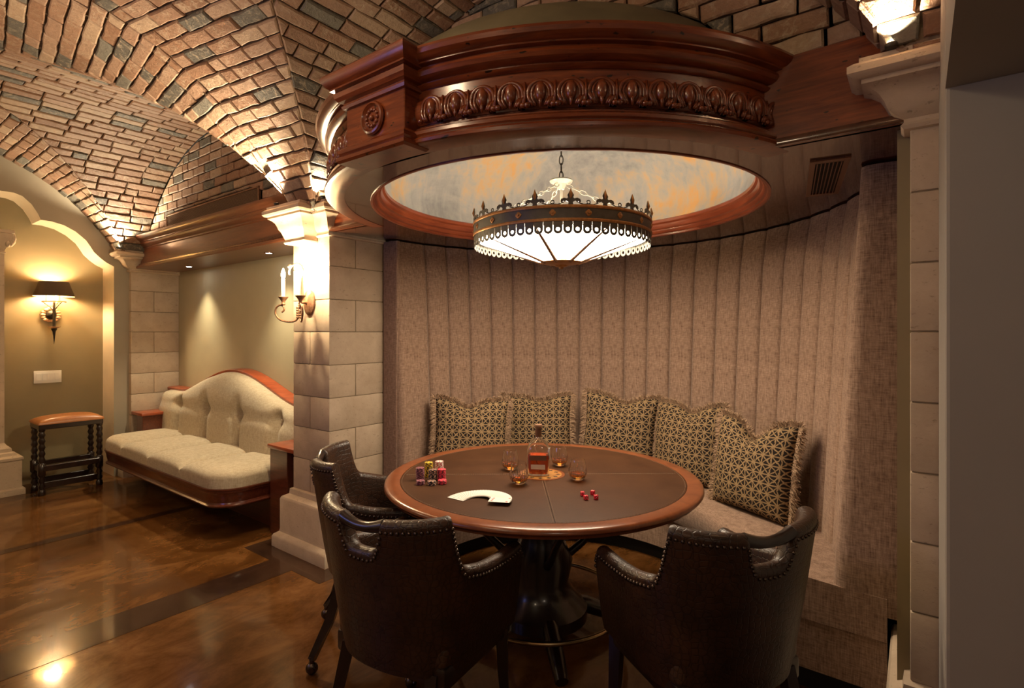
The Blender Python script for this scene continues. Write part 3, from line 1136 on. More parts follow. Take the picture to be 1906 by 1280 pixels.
# long grille in the lunette wall above the sofa
gr = empty('wall_grille', ((GR[0] + GR[1]) / 2, 2.10, GR[2]), 'long narrow bronze grille in the brick lunette above the sofa beam', 'grille')
wx, wz = (GR[1] - GR[0]) / 2, GR[3] - GR[2]
obj('backing', box(B(), -wx, wx, 0.004, 0.008, 0, wz), M['umber'], gr)
for p in ((-wx, wx, 0, 0.014), (-wx, wx, wz - 0.014, wz)):
    obj('frame_rail', box(B(), p[0], p[1], -0.012, 0.006, p[2], p[3], .002), M['bronze'], gr)
for s in (-1, 1):
    obj('frame_stile', box(B(), s * wx - (0.014 if s > 0 else 0), s * wx + (0 if s > 0 else 0.014), -0.012, 0.006, 0, wz, .002), M['bronze'], gr)
for q in range(17):
    zq = 0.014 + (wz - 0.028) * (q + 0.5) / 17
    obj('louvre', prism(B(), [(-0.007, zq - .0022), (0.003, zq + .0008), (0.003, zq + .0026), (-0.007, zq + .0004)], 'x', -wx + .014, wx - .014), M['louvre'], gr)

# ================================================================== CHANDELIER
lamp = empty('chandelier', (CC[0] - 0.01, CC[1] - 0.01, 1.80), 'crown shaped pendant chandelier with glowing glass cone and scalloped fringe', 'chandelier')
LR = 0.462
zl = lambda z: z - 1.80
band = obj('band', lathe(B(), [(LR, zl(1.955)), (LR + .004, zl(1.955)), (LR + .004, zl(2.018)), (LR, zl(2.018))], seg=96, closed_prof=True), M['gunmetal'], lamp, 40)
for z0, z1 in ((1.948, 1.962), (2.008, 2.022)):
    obj('gold_hoop', lathe(B(), [(LR - .001, zl(z0)), (LR + .008, zl(z0)), (LR + .010, zl((z0 + z1) / 2)), (LR + .008, zl(z1)), (LR - .001, zl(z1))], seg=96, closed_prof=True), M['gold'], lamp, 40)


def flat_shape(outline, th, holes=()):
    """outline in (x,z), extruded in y by th, with round holes cut by bridging"""
    bm = B()
    for yy in (-th / 2, th / 2):
        es = []
        for lp in [outline] + list(holes):
            vs = [bm.verts.new((x, yy, z)) for x, z in lp]
            for i in range(len(vs)):
                es.append(bm.edges.new((vs[i], vs[(i + 1) % len(vs)])))
        bmesh.ops.triangle_fill(bm, edges=es, use_beauty=True, use_dissolve=False)
    bm.verts.ensure_lookup_table()
    tot = sum(len(l) for l in [outline] + list(holes))
    k = 0
    for lp in [outline] + list(holes):
        m = len(lp)
        for i in range(m):
            a, b = k + i, k + (i + 1) % m
            bm.faces.new((bm.verts[a], bm.verts[b], bm.verts[tot + b], bm.verts[tot + a]))
        k += m
    bmesh.ops.recalc_face_normals(bm, faces=bm.faces[:])
    return bm


def shared(name, bm, mat, smooth=None):
    me = bpy.data.meshes.new(name)
    bm.to_mesh(me)
    bm.free()
    me.materials.append(mat)
    if smooth:
        me.shade_smooth()
        me.set_sharp_from_angle(angle=math.radians(smooth))
    return me


def ring_copies(me, name, count, r, z, parent, phase=0.0, face_out=True):
    res = []
    for i in range(count):
        a = 2 * PI * (i + phase) / count
        o = bpy.data.objects.new(name, me)
        C.objects.link(o)
        o.parent = parent
        o.location = (r * math.cos(a), r * math.sin(a), z)
        o.rotation_euler = (0, 0, a + PI / 2)
        res.append(o)
    return res


NF = 66
wd = 2 * PI * LR / NF / 2 - 0.0016
ol = [(-wd, 0.0), (wd, 0.0), (wd, -0.043)] + [(wd * math.cos(-PI * i / 10), -0.043 + wd * math.sin(-PI * i / 10)) for i in range(1, 10)] + [(-wd, -0.043)]
hole = [(0.0088 * math.cos(2 * PI * i / 14), -0.042 + 0.0088 * math.sin(2 * PI * i / 14)) for i in range(14)]
ring_copies(shared('scallop', flat_shape(ol, 0.003, [hole]), M['gunmetal']), 'scallop', NF, LR + .002, zl(1.955), lamp)
# fleurs-de-lis on top, small loops between them
fl_ol = [(-0.012, 0), (0.012, 0), (0.010, 0.012), (0.020, 0.018), (0.034, 0.016), (0.040, 0.010), (0.047, 0.014), (0.043, 0.026), (0.030, 0.032), (0.016, 0.029), (0.012, 0.034), (0.015, 0.044), (0.008, 0.056), (0.0, 0.072)]
fl_ol = fl_ol + [(-x, z) for x, z in fl_ol[::-1][1:]]
fl_ol = fl_ol[:-1] if fl_ol[-1] == fl_ol[0] else fl_ol
FLN = 18
fleurs = ring_copies(shared('fleur_de_lis', flat_shape(fl_ol, 0.004), M['gunmetal']), 'fleur_de_lis', FLN, LR + .003, zl(2.020), lamp, 0.35)
bm = B()
tube(bm, [(0, -0.003, 0.030), (0, -0.004, 0.046), (0, -0.003, 0.056), (0, -0.002, 0.076)], [0.003, 0.0085, 0.0065, 0.0008], 8)
tip = shared('gold_tip', bm, M['gold'], 50)
for f_ in fleurs:
    o = bpy.data.objects.new('gold_tip', tip)
    C.objects.link(o)
    o.parent = f_
sp = []
loopm = B()
tube(loopm, [(0.008 * math.cos(2 * PI * i / 12), 0, 0.014 + 0.008 * math.sin(2 * PI * i / 12)) for i in range(13)], 0.0028, 6)
for s in (-1, 1):
    tube(loopm, [(s * 0.004, 0, 0.004), (s * 0.022, 0, 0.003), (s * 0.045, 0, 0.010), (s * 0.062, 0, 0.020)], [0.004, 0.003, 0.0025, 0.0015], 5)
ring_copies(shared('loop_finial', loopm, M['gunmetal'], 50), 'loop_finial', FLN, LR + .003, zl(2.020), lamp, 0.85)
qf = B()
for dx, dz in ((0.007, 0), (-0.007, 0), (0, 0.007), (0, -0.007)):
    sphere(qf, (dx, 0, dz), 1, 10, 6, (0.009, 0.003, 0.009))
sphere(qf, (0, -0.003, 0), 1, 8, 6, (0.005, 0.005, 0.005))
ring_copies(shared('quatrefoil_stud', qf, M['gold'], 60), 'quatrefoil_stud', FLN, LR + .005, zl(1.986), lamp, 0.85)
# glowing glass cone in eight panes with ribs
NP = 8
R0, R1, Z0, Z1 = 0.445, 0.105, zl(1.935), zl(1.822)
for i in range(NP):
    bm = B()
    aa, ab = 2 * PI * (i + .02) / NP + 0.28, 2 * PI * (i + .98) / NP + 0.28
    g_ = []
    for j in range(7):
        a = aa + (ab - aa) * j / 6
        g_.append([bm.verts.new((r * math.cos(a), r * math.sin(a), z)) for r, z in ((R0, Z0), (R1, Z1), (R1 - .004, Z1 + .004), (R0 - .004, Z0 + .004))])
    for j in range(6):
        for q in range(4):
            bm.faces.new((g_[j][q], g_[j + 1][q], g_[j + 1][(q + 1) % 4], g_[j][(q + 1) % 4]))
    bm.faces.new(g_[0]); bm.faces.new(g_[-1][::-1])
    gp = obj('glass_pane', bm, [M['lampglow'], M['opal']], lamp, 30)
    for pf in gp.data.polygons:
        if pf.normal.z > 0.3: pf.material_index = 1
    a = 2 * PI * i / NP + 0.28
    bm = B()
    tube(bm, [((R0 + .004) * math.cos(a), (R0 + .004) * math.sin(a), Z0 + .01), ((R1 - .01) * math.cos(a), (R1 - .01) * math.sin(a), Z1 - .004)], 0.010, 8)
    sphere(bm, ((R0 + .008) * math.cos(a), (R0 + .008) * math.sin(a), Z0 + .012), 0.012, 10, 8)
    obj('rib', bm, M['bronze'], lamp, 60)
obj('bottom_plate', cap_lathe(B(), [(0.108, Z1 + .004), (0.112, Z1), (0.104, Z1 - .006), (0.06, Z1 - .012), (0.035, Z1 - .016), (0.03, Z1 - .022), (0.012, Z1 - .026), (0.010, Z1 - .034), (0.0, Z1 - .038)], seg=32), M['gold'], lamp, 40)
# hub, chains
obj('hub_disc', cap_lathe(B(), [(0.0, zl(2.262)), (0.058, zl(2.262)), (0.062, zl(2.256)), (0.058, zl(2.250)), (0.030, zl(2.240)), (0.020, zl(2.222)), (0.016, zl(2.212)), (0.0, zl(2.21))], seg=32), M['white_metal'], lamp, 40)
obj('centre_rod', tube(B(), [(0, 0, zl(2.22)), (0, 0, zl(1.95))], 0.007, 10), M['white_metal'], lamp, 60)


def chain_links(p, q, n, name, mat, parent, lw=0.011, wire=0.0024):
    p, q = Vector(p), Vector(q)
    d = (q - p) / n
    L = d.length
    pts = []
    for i in range(17):
        a = 2 * PI * i / 16
        pts.append((lw * math.sin(a), 0, L * 0.62 * math.cos(a)))
    me = shared(name, tube(B(), pts, wire, 5, False), mat, 60)
    for i in range(n):
        o = bpy.data.objects.new(name, me)
        C.objects.link(o)
        o.parent = parent
        o.location = p + d * (i + .5)
        e = d.to_track_quat('Z', 'X')
        o.rotation_mode = 'QUATERNION'
        o.rotation_quaternion = e @ Matrix.Rotation(PI / 2 * (i % 2) + 0.4, 4, 'Z').to_quaternion()


for i in range(3):
    a = 2 * PI * i / 3 + 2.6
    chain_links((0.028 * math.cos(a), 0.028 * math.sin(a), zl(2.235)), (0.45 * math.cos(a), 0.45 * math.sin(a), zl(2.02)), 12, 'side_chain_link', M['white_metal'], lamp, 0.010, 0.0026)
chain_links((0, 0, zl(2.262)), (0, 0, zl(2.86)), 14, 'top_chain_link', M['blackiron'], lamp, 0.010, 0.0028)
for i in range(4):
    a = 2 * PI * i / 4 + 0.5
    light('chandelier_bulb', 'POINT', (0.24 * math.cos(a), 0.24 * math.sin(a), zl(2.00)), 3.6, (1, 0.86, 0.68), 0.04, parent=lamp)

# ================================================================== BANQUETTE
bq = empty('banquette', (CC[0], CC[1], 0), 'curved banquette with tall channelled tweed back around the card table', 'banquette')


def r_back(z):
    t = min(1, max(0, (z - 0.40) / 1.68))
    return 1.275 + 0.095 * t


def channel_mesh(da, zt=2.082):
    bm = B()
    n, m = 10, 14
    g_ = []
    for j in range(m + 1):
        z = 0.40 + (zt - 0.40) * j / m
        row = []
        for i in range(n + 1):
            t = i / n
            s = 2 * t - 1
            bul = 0.022 * (max(0, 1 - abs(s) ** 3.2)) ** 0.5
            if j >= m - 1: bul -= 0.012 * (j - m + 2)
            r = r_back(z) - bul
            a = -da / 2 + da * t
            row.append(bm.verts.new((r * math.cos(a), r * math.sin(a), z)))
        row.append(bm.verts.new(((r_back(z) + 0.05) * math.cos(da / 2), (r_back(z) + 0.05) * math.sin(da / 2), z)))
        row.insert(0, bm.verts.new(((r_back(z) + 0.05) * math.cos(-da / 2), (r_back(z) + 0.05) * math.sin(-da / 2), z)))
        g_.append(row)
    w_ = len(g_[0])
    for j in range(m):
        for i in range(w_):
            k = (i + 1) % w_
            bm.faces.new((g_[j][i], g_[j][k], g_[j + 1][k], g_[j + 1][i]))
    bm.faces.new(g_[0][::-1]); bm.faces.new(g_[-1])
    bmesh.ops.recalc_face_normals(bm, faces=bm.faces[:])
    return shared('back_channel', bm, M['banq'], 70)


CH = math.radians(7.45)
chm = channel_mesh(CH)
aa = math.radians(168.5)
while aa - CH > math.radians(3):
    o = bpy.data.objects.new('back_channel', chm)
    C.objects.link(o)
    o.parent = bq
    o.rotation_euler = (0, 0, aa - CH / 2)
    aa -= CH
wide = channel_mesh(math.radians(11.4))
o = bpy.data.objects.new('back_channel', wide)
C.objects.link(o)
o.parent = bq
o.rotation_euler = (0, 0, math.radians(174.2))
# end panels, facing the room
bm = B()
secs = []
for j in range(13):
    z = 0.39 + 1.69 * j / 12
    xi = r_back(z) - 0.035
    xo = 1.456
    sec = [(xo, -0.03), (xi + 0.05, -0.035), (xi + 0.02, -0.028), (xi + 0.004, -0.01), (xi, 0.02), (xi, 0.09), (xo, 0.09)]
    secs.append([bm.verts.new((a, b, z)) for a, b in sec])
for s0, s1 in zip(secs, secs[1:]):
    for i in range(len(s0)):
        bm.faces.new((s0[i], s0[(i + 1) % len(s0)], s1[(i + 1) % len(s0)], s1[i]))
bm.faces.new(secs[0][::-1]); bm.faces.new(secs[-1])
obj('end_panel', bm, M['banq'], bq, 50)
bm = B()
box(bm, -1.478, -1.33, -0.005, 0.03, 0.39, 2.08, 0.012, 3)
obj('end_panel', bm, M['banq'], bq, 50)


def annulus(bm, prof, a0, a1, seg, back=0.0):
    lathe(bm, prof, seg=seg, a0=a0, a1=a1, closed_prof=True)
    return bm


sprof = [(0.80, 0.30), (0.785, 0.34), (0.782, 0.40), (0.795, 0.445), (0.83, 0.466), (0.95, 0.474), (1.15, 0.470), (1.30, 0.462), (1.42, 0.46), (1.42, 0.30)]
obj('seat_cushion', annulus(B(), sprof, math.radians(-1.5), math.radians(181), 72), M['banq'], bq, 50)
obj('seat_base', annulus(B(), [(0.825, 0.10), (0.825, 0.298), (1.42, 0.298), (1.42, 0.10)], math.radians(-1.2), math.radians(181), 72), M['banq'], bq, 50)
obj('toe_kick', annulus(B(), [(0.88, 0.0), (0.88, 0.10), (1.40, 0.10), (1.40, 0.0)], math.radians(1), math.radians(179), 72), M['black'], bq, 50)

# ---- fringed pillows
def pillow(loc, size, yaw, lean, label, roll=0.0, chop=0.09, seed=1, chopx=0.0):
    rnd = random.Random(seed)
    t = empty('fringed_pillow', loc, label, 'pillow', 'fringed pillows on the banquette')
    t.rotation_euler = (Matrix.Rotation(yaw, 3, 'Z') @ Matrix.Rotation(lean, 3, 'X') @ Matrix.Rotation(roll, 3, 'Y')).to_euler()
    n = 22
    bm = B()
    uvl = bm.loops.layers.uv.new('UVMap')
    hs = size / 2
    def shape(u, v, side):
        # u,v in [-1,1]; pillow stands on its lower edge, local z up, -y towards the room
        e = (1 - abs(u) ** 2.6) * (1 - abs(v) ** 2.6)
        th = 0.085 * (max(e, 0) ** 0.42)
        pinch_x = 1 - 0.07 * (1 - abs(v) ** 2) * abs(u) ** 3 * 1.0
        pinch_z = 1 - 0.06 * (1 - abs(u) ** 2) * abs(v) ** 3
        x = u * hs * pinch_x
        z = hs + v * hs * pinch_z
        if v > 0:
            d = math.exp(-((u - chopx) / 0.33) ** 2) * v * v
            z -= chop * d
            th *= 1 - 0.35 * d
        th *= 1 + 0.06 * math.sin(5 * u + 3 * v + seed)
        z -= 0.0
        return (x, side * th, z)
    V = {}
    for side in (-1, 1):
        for i in range(n + 1):
            for j in range(n + 1):
                u, v = -1 + 2 * i / n, -1 + 2 * j / n
                edge = i in (0, n) or j in (0, n)
                key = (i, j) if edge else (i, j, side)
                if key not in V:
                    V[key] = bm.verts.new(shape(u, v, side))
    for side in (-1, 1):
        for i in range(n):
            for j in range(n):
                ids = [(i, j), (i + 1, j), (i + 1, j + 1), (i, j + 1)]
                vs = []
                for a, b in ids:
                    edge = a in (0, n) or b in (0, n)
                    vs.append(V[(a, b) if edge else (a, b, side)])
                if side > 0: vs, ids = vs[::-1], ids[::-1]
                f = bm.faces.new(vs)
                for lp, (a, b) in zip(f.loops, ids):
                    lp[uvl].uv = (a / n, b / n)
    obj('cover', bm, M['pillow'], t, 180)
    # fringe: many short strands round the seam, as one part
    bm = B()
    per = []
    steps = 170
    for k in range(steps * 4):
        s = k / steps
        side, f = int(s), s - int(s)
        u, v = [(-1 + 2 * f, -1), (1, -1 + 2 * f), (1 - 2 * f, 1), (-1, 1 - 2 * f)][side]
        p = Vector(shape(u, v, 1)); p.y = 0
        out = Vector((u, 0, v)) if max(abs(u), abs(v)) < 1.01 else Vector((0, 0, 1))
        out = Vector(((abs(u) >= .999) * u, 0, (abs(v) >= .999) * v)).normalized()
        if v <= -0.999 and abs(u) < 0.9: continue
        per.append((p, out))
    for p, out in per:
        for _ in range(4):
            ln = rnd.uniform(0.032, 0.058)
            side_ = Vector((-out.z, 0, out.x))
            dr = (out + side_ * rnd.uniform(-.7, .7) + Vector((0, rnd.uniform(-.75, .55), 0)) + Vector((0, 0, -0.25))).normalized()
            wv = (side_ + Vector((0, rnd.uniform(-.5, .5), 0))) * 0.0026
            a = p - out * 0.006 + Vector((0, rnd.uniform(-.006, .006), 0))
            b = a + dr * ln * 0.6 + Vector((0, 0, rnd.uniform(-.002, .004)))
            c = a + dr * ln + Vector((0, 0, -0.006))
            v = [bm.verts.new(x) for x in (a - wv, a + wv, b + wv, b - wv, c)]
            bm.faces.new((v[0], v[1], v[2], v[3]))
            bm.faces.new((v[3], v[2], v[4]))
    fo = obj('fringe', bm, M['fringe'], t, normals=False)
    fo['kind'] = 'stuff'
    return t


def on_ring(deg, r):
    a = math.radians(deg)
    return (CC[0] + r * math.cos(a), CC[1] + r * math.sin(a))


for deg, r, sz, dy, roll, lab, sd, ch, cx in [
    (162, 1.00, 0.52, -0.50, 0.05, 'fringed star lattice pillow leaning at the far left, nearest the stone pier', 1, 0.05, -0.1),
    (132, 1.05, 0.52, -0.16, -0.02, 'fringed star lattice pillow second from the stone pier, behind the bottle', 2, 0.03, 0.1),
    (101, 1.04, 0.54, 0.0, 0.05, 'tallest fringed star lattice pillow in the middle of the row', 3, 0.05, 0.1),
    (73, 1.04, 0.52, 0.0, -0.03, 'fringed star lattice pillow second from the right, with a crease across it', 4, 0.05, 0.1),
    (39, 1.00, 0.51, 0.40, 0.0, 'fringed star lattice pillow at the far right with a chopped top', 5, 0.10, 0.0)]:
    x, y = on_ring(deg, r)
    yaw = math.radians(deg - 90) + dy
    pillow((x, y, 0.468), sz, yaw, -0.16, lab, roll, ch, sd, cx)

# ================================================================== CARD TABLE
TC = (-1.455, 2.165)
TZ = 0.762
TRAD = 0.765
tb = empty('card_table', (TC[0], TC[1], 0), 'round card table with dark leather top and reddish wood rim', 'table')
obj('rim', lathe(B(), [(0.672, TZ - .03), (0.672, TZ), (0.676, TZ + .001), (0.728, TZ + .001), (0.738, TZ - .002), (0.743, TZ - .008), (0.744, TZ - .016), (0.738, TZ - .024), (0.728, TZ - .028), (0.724, TZ - .038), (0.70, TZ - .044), (0.672, TZ - .05)], seg=128, closed_prof=True), M['rim'], tb, 40)
# leather in four quarters with stitched seams at 45 degrees
for q in range(4):
    a0_, a1_ = PI / 4 + q * PI / 2 - 0.12, PI / 4 + (q + 1) * PI / 2 - 0.12
    bm = B()
    cq = Vector((math.cos((a0_ + a1_) / 2), math.sin((a0_ + a1_) / 2), 0)) * 0.0012
    top = [bm.verts.new((cq.x, cq.y, TZ))] + [bm.verts.new((cq.x + 0.669 * math.cos(a0_ + (a1_ - a0_) * i / 30), cq.y + 0.669 * math.sin(a0_ + (a1_ - a0_) * i / 30), TZ)) for i in range(31)]
    f = bm.faces.new(top)
    bmesh.ops.extrude_face_region(bm, geom=[f])
    bm.faces.ensure_lookup_table()
    bot = [v for v in bm.verts if v not in top]
    for v in bot: v.co.z -= 0.006
    obj('leather_panel', bm, M['tableleather'], tb)
obj('table_core', cap_lathe(B(), [(0.0, TZ - .045), (0.676, TZ - .043), (0.676, TZ - .005), (0.0, TZ - .005)], seg=64), M['darkwood'], tb)
bm = B()
for i in range(260):
    a = 2 * PI * i / 260
    if True:
        d = 2 * PI / 260 * 0.3
        rr = 0.663
        tube(bm, [(rr * math.cos(a - d), rr * math.sin(a - d), TZ + .0004), (rr * math.cos(a + d), rr * math.sin(a + d), TZ + .0004)], 0.0009, 4)
for q in range(4):
    a = PI / 4 + q * PI / 2 - 0.12
    for s in (-1, 1):
        off = Vector((-math.sin(a), math.cos(a), 0)) * 0.006 * s
        for i in range(53):
            r0 = 0.11 + i * 0.0103
            p0 = Vector((r0 * math.cos(a), r0 * math.sin(a), TZ + .0004)) + off
            p1 = Vector(((r0 + .0068) * math.cos(a), (r0 + .0068) * math.sin(a), TZ + .0004)) + off
            tube(bm, [p0, p1], 0.0008, 4)
st = obj('stitching', bm, M['thread'], tb)
st['kind'] = 'stuff'
# round inlay in the middle
md = obj('medallion', cap_lathe(B(), [(0.0, TZ), (0.112, TZ), (0.112, TZ + .0012), (0.0, TZ + .0012)], seg=48), M['rim'], tb)
obj('medallion_field', cap_lathe(B(), [(0.0, TZ + .001), (0.098, TZ + .001), (0.098, TZ + .0018), (0.0, TZ + .0018)], seg=48), M['inlay'], md)
suit = [(0, 0.012), (0.004, 0.008), (0.010, 0.002), (0.010, -0.004), (0.005, -0.006), (0.002, -0.004), (0.004, -0.011), (-0.004, -0.011), (-0.002, -0.004), (-0.005, -0.006), (-0.010, -0.004), (-0.010, 0.002), (-0.004, 0.008)]
bm = B()
prism(bm, suit, 'z', 0, 0.0006)
bmesh.ops.recalc_face_normals(bm, faces=bm.faces[:])
sm_ = shared('suit_inlay', bm, M['inlaydark'])
for q in range(12):
    a = 2 * PI * q / 12
    o = bpy.data.objects.new('suit_inlay', sm_)
    C.objects.link(o)
    o.parent = md
    o.location = (0.080 * math.cos(a), 0.080 * math.sin(a), TZ + .0018)
    o.rotation_euler = (0, 0, a - PI / 2)
# apron, pedestal, four scrolled struts, feet and a brass foot rail
obj('apron', lathe(B(), [(0.45, TZ - .04), (0.45, TZ - .12), (0.465, TZ - .13), (0.48, TZ - .12), (0.48, TZ - .04)], seg=64, closed_prof=True), M['darkwood'], tb, 40)
obj('pedestal', cap_lathe(B(), [(0.0, TZ - .05), (0.30, TZ - .05), (0.30, TZ - .09), (0.12, TZ - .12), (0.09, 0.55), (0.11, 0.45), (0.15, 0.36), (0.13, 0.26), (0.16, 0.20), (0.22, 0.14), (0.22, 0.09), (0.0, 0.09)], seg=32), M['darkwood'], tb, 40)
for q in range(4):
    a = PI / 4 + q * PI / 2
    bm = B()
    def R_(r, z): return (r * math.cos(a), r * math.sin(a), z)
    tube(bm, [R_(.10, .13), R_(.22, .12), R_(.34, .07), R_(.43, .03)], [.045, .04, .034, .028], 8)
    obj('foot', bm, M['darkwood'], tb, 50)
    bm = B()
    tube(bm, [R_(.12, .36), R_(.20, .42), R_(.30, .52), R_(.42, .62), R_(.50, .65)], [.02, .018, .016, .016, .018], 8)
    obj('strut', bm, M['darkwood'], tb, 50)
obj('foot_rail', lathe(B(), [(.40 + .011 * math.cos(2 * PI * i / 8), .17 + .011 * math.sin(2 * PI * i / 8)) for i in range(8)], seg=64, closed_prof=True), M['chrome'], tb, 60)

# ================================================================== things on the table
def whisky_glass(x, y, label):
    t = empty('whisky_glass', (x, y, TZ + .001), label, 'glass', 'cut whisky glasses')
    H_ = 0.096
    outp = [(0.0, 0.0), (0.018, 0.0), (0.026, 0.004), (0.034, 0.014), (0.040, 0.028), (0.0425, 0.042), (0.041, 0.058), (0.037, 0.076), (0.0335, 0.092), (0.0325, H_)]
    inp = [(0.0307, H_), (0.0317, 0.092), (0.0352, 0.076), (0.0391, 0.058), (0.0405, 0.042), (0.0385, 0.028), (0.0325, 0.016), (0.022, 0.010), (0.0, 0.008)]
    bm = B()
    lathe(bm, outp + inp, seg=40)
    bmesh.ops.remove_doubles(bm, verts=bm.verts[:], dist=1e-6)
    obj('bowl', bm, M['glass'], t, 60)
    bm = B()
    # cut flutes: short raised ribs round the belly
    for k in range(24):
        a = 2 * PI * k / 24
        pts = []
        for r, z in ((0.0338, 0.013), (0.0398, 0.027), (0.0424, 0.041), (0.0410, 0.057)):
            pts.append((r * math.cos(a), r * math.sin(a), z))
        tube(bm, pts, [0.0008, 0.0017, 0.0017, 0.0007], 5)
    c_ = obj('cut_flutes', bm, M['glass'], t, 60)
    lp = [(0.0, 0.0085), (0.0215, 0.0105), (0.0320, 0.0165), (0.0380, 0.0285), (0.0392, 0.032), (0.0, 0.032)]
    bm = B()
    lathe(bm, lp, seg=40)
    bmesh.ops.remove_doubles(bm, verts=bm.verts[:], dist=1e-6)
    obj('whiskey', bm, M['whiskey'], t, 60)
    return t


whisky_glass(-1.626, 2.140, 'whisky glass left of the bottle, farther of the two on that side')
whisky_glass(-1.440, 1.960, 'whisky glass nearest the playing cards, in front of the bottle')
whisky_glass(-1.472, 2.355, 'whisky glass behind the bottle to its right, farthest from the chairs')
whisky_glass(-1.262, 2.178, 'whisky glass standing alone at the right, nearest the dice')

bt = empty('whiskey_bottle', (-1.46, 2.145, TZ + .002), 'corked glass bottle half full of amber bourbon at the table centre', 'bottle', rz=0.55)


def bottle_loft(bm, secs, seg=40):
    rings = []
    for z, hx, hy, e in secs:
        ring = []
        for i in range(seg):
            a = 2 * PI * i / seg
            c_, s_ = math.cos(a), math.sin(a)
            p = 2.0 / e
            ring.append(bm.verts.new((hx * math.copysign(abs(c_) ** p, c_), hy * math.copysign(abs(s_) ** p, s_), z)))
        rings.append(ring)
    for a, b in zip(rings, rings[1:]):
        for i in range(seg):
            bm.faces.new((a[i], a[(i + 1) % seg], b[(i + 1) % seg], b[i]))
    bm.faces.new(rings[0][::-1])
    bm.faces.new(rings[-1])
    return bm


out = [(0.0, .046, .030, 4), (0.004, .050, .034, 4), (0.02, .052, .036, 4), (0.10, .054, .037, 4), (0.125, .053, .036, 3.4), (0.145, .047, .032, 2.8), (0.160, .036, .026, 2.3), (0.170, .024, .020, 2), (0.178, .016, .016, 2), (0.20, .0145, .0145, 2), (0.212, .0145, .0145, 2)]
inn = [(0.212, .0115, .0115, 2), (0.178, .0125, .0125, 2), (0.170, .021, .017, 2), (0.160, .033, .023, 2.3), (0.145, .044, .029, 2.8), (0.125, .050, .033, 3.4), (0.10, .051, .034, 4), (0.02, .049, .033, 4), (0.010, .046, .030, 4)]
obj('bottle_glass', bottle_loft(B(), out + inn), M['glass'], bt, 60)
obj('bourbon', bottle_loft(B(), [(0.0105, .0455, .0295, 4), (0.02, .0486, .0326, 4), (0.098, .0506, .0336, 4)]), M['bourbon'], bt, 60)
obj('label', box(B(), -.034, .034, -.0385, -.0375, 0.034, 0.056, .0003), M['paper'], bt)
obj('upper_label', box(B(), -.040, .040, -.0382, -.0376, 0.076, 0.100, .0002), M['paperdark'], bt)
obj('side_label', box(B(), .0545, .0552, -.018, .018, 0.075, 0.13, .0002), M['card'], bt)
obj('neck_wrap', cap_lathe(B(), [(0.0, .182), (.0155, .182), (.016, .185), (.0155, .218), (0, .218)], seg=24), M['paperdark'], bt, 40)
obj('stopper', cap_lathe(B(), [(0.0, .217), (.012, .217), (.012, .224), (.0185, .225), (.019, .228), (.019, .238), (.0175, .241), (0, .241)], seg=24), M['cork'], bt, 40)

# poker chips
cm = {}
def chip_mesh(key):
    if key not in cm:
        bm = cap_lathe(B(), [(0.0, 0.0), (0.0185, 0.0), (0.0195, 0.0006), (0.0195, 0.0028), (0.0185, 0.0034), (0.0, 0.0034)], seg=24)
        bmesh.ops.recalc_face_normals(bm, faces=bm.faces[:])
        cm[key] = shared('poker_chip', bm, M[key], 40)
    return cm[key]


def stack(key, x, y, n, label, group):
    for i in range(n):
        o = bpy.data.objects.new('poker_chip', chip_mesh(key))
        C.objects.link(o)
        o.location = (x + random.uniform(-.001, .001), y + random.uniform(-.001, .001), TZ + .0012 + i * 0.00345)
        o.rotation_euler = (0, 0, random.uniform(0, 6))
        tag(o, label if i < n - 1 else 'topmost chip, ' + label.replace('poker chip in', 'face up on'), 'poker chip', group)


stack('chip_purple', -1.853, 1.742, 16, 'purple poker chip in the tall stack at the left', 'tall purple chip stack')
stack('chip_purple', -1.795, 1.690, 5, 'purple poker chip in the low stack at the left front', 'low purple chip stack')
stack('chip_yellow', -1.855, 1.800, 20, 'yellow poker chip in the tallest stack', 'yellow chip stack')
stack('chip_black', -1.803, 1.775, 14, 'black poker chip in the taller middle stack', 'tall black chip stack')
stack('chip_black', -1.748, 1.715, 5, 'black poker chip in the low front middle stack', 'low black chip stack')
stack('chip_white', -1.852, 1.868, 18, 'white poker chip in the stack at the back', 'white chip stack')
stack('chip_pink', -1.775, 1.805, 14, 'pink poker chip in the taller stack at the right', 'tall pink chip stack')
stack('chip_pink', -1.722, 1.757, 5, 'pink poker chip in the low stack at the right front', 'low pink chip stack')

# fan of playing cards
bm = B()
cw, chh = 0.0315, 0.0445
cr = 0.004
cp = []
for sx, sy, st_ in ((1, -1, -PI / 2), (1, 1, 0), (-1, 1, PI / 2), (-1, -1, PI)):
    for i in range(4):
        a = st_ + PI / 2 * i / 3
        cp.append((sx * (cw - cr) + cr * math.cos(a), sy * (chh - cr) + cr * math.sin(a)))
prism(bm, cp, 'z', 0, 0.0004)
bmesh.ops.recalc_face_normals(bm, faces=bm.faces[:])
card_me = shared('playing_card', bm, M['cardface'])
heart = [(0, -.006), (.005, 0), (.005, .004), (.0025, .005), (0, .003), (-.0025, .005), (-.005, .004), (-.005, 0)]
bm = B()
prism(bm, heart, 'z', 0, 0.0001)
bmesh.ops.recalc_face_normals(bm, faces=bm.faces[:])
pip_me = shared('heart_pip', bm, M['pip'])
FP = Vector((-1.425, 1.655, 0))
NC = 30
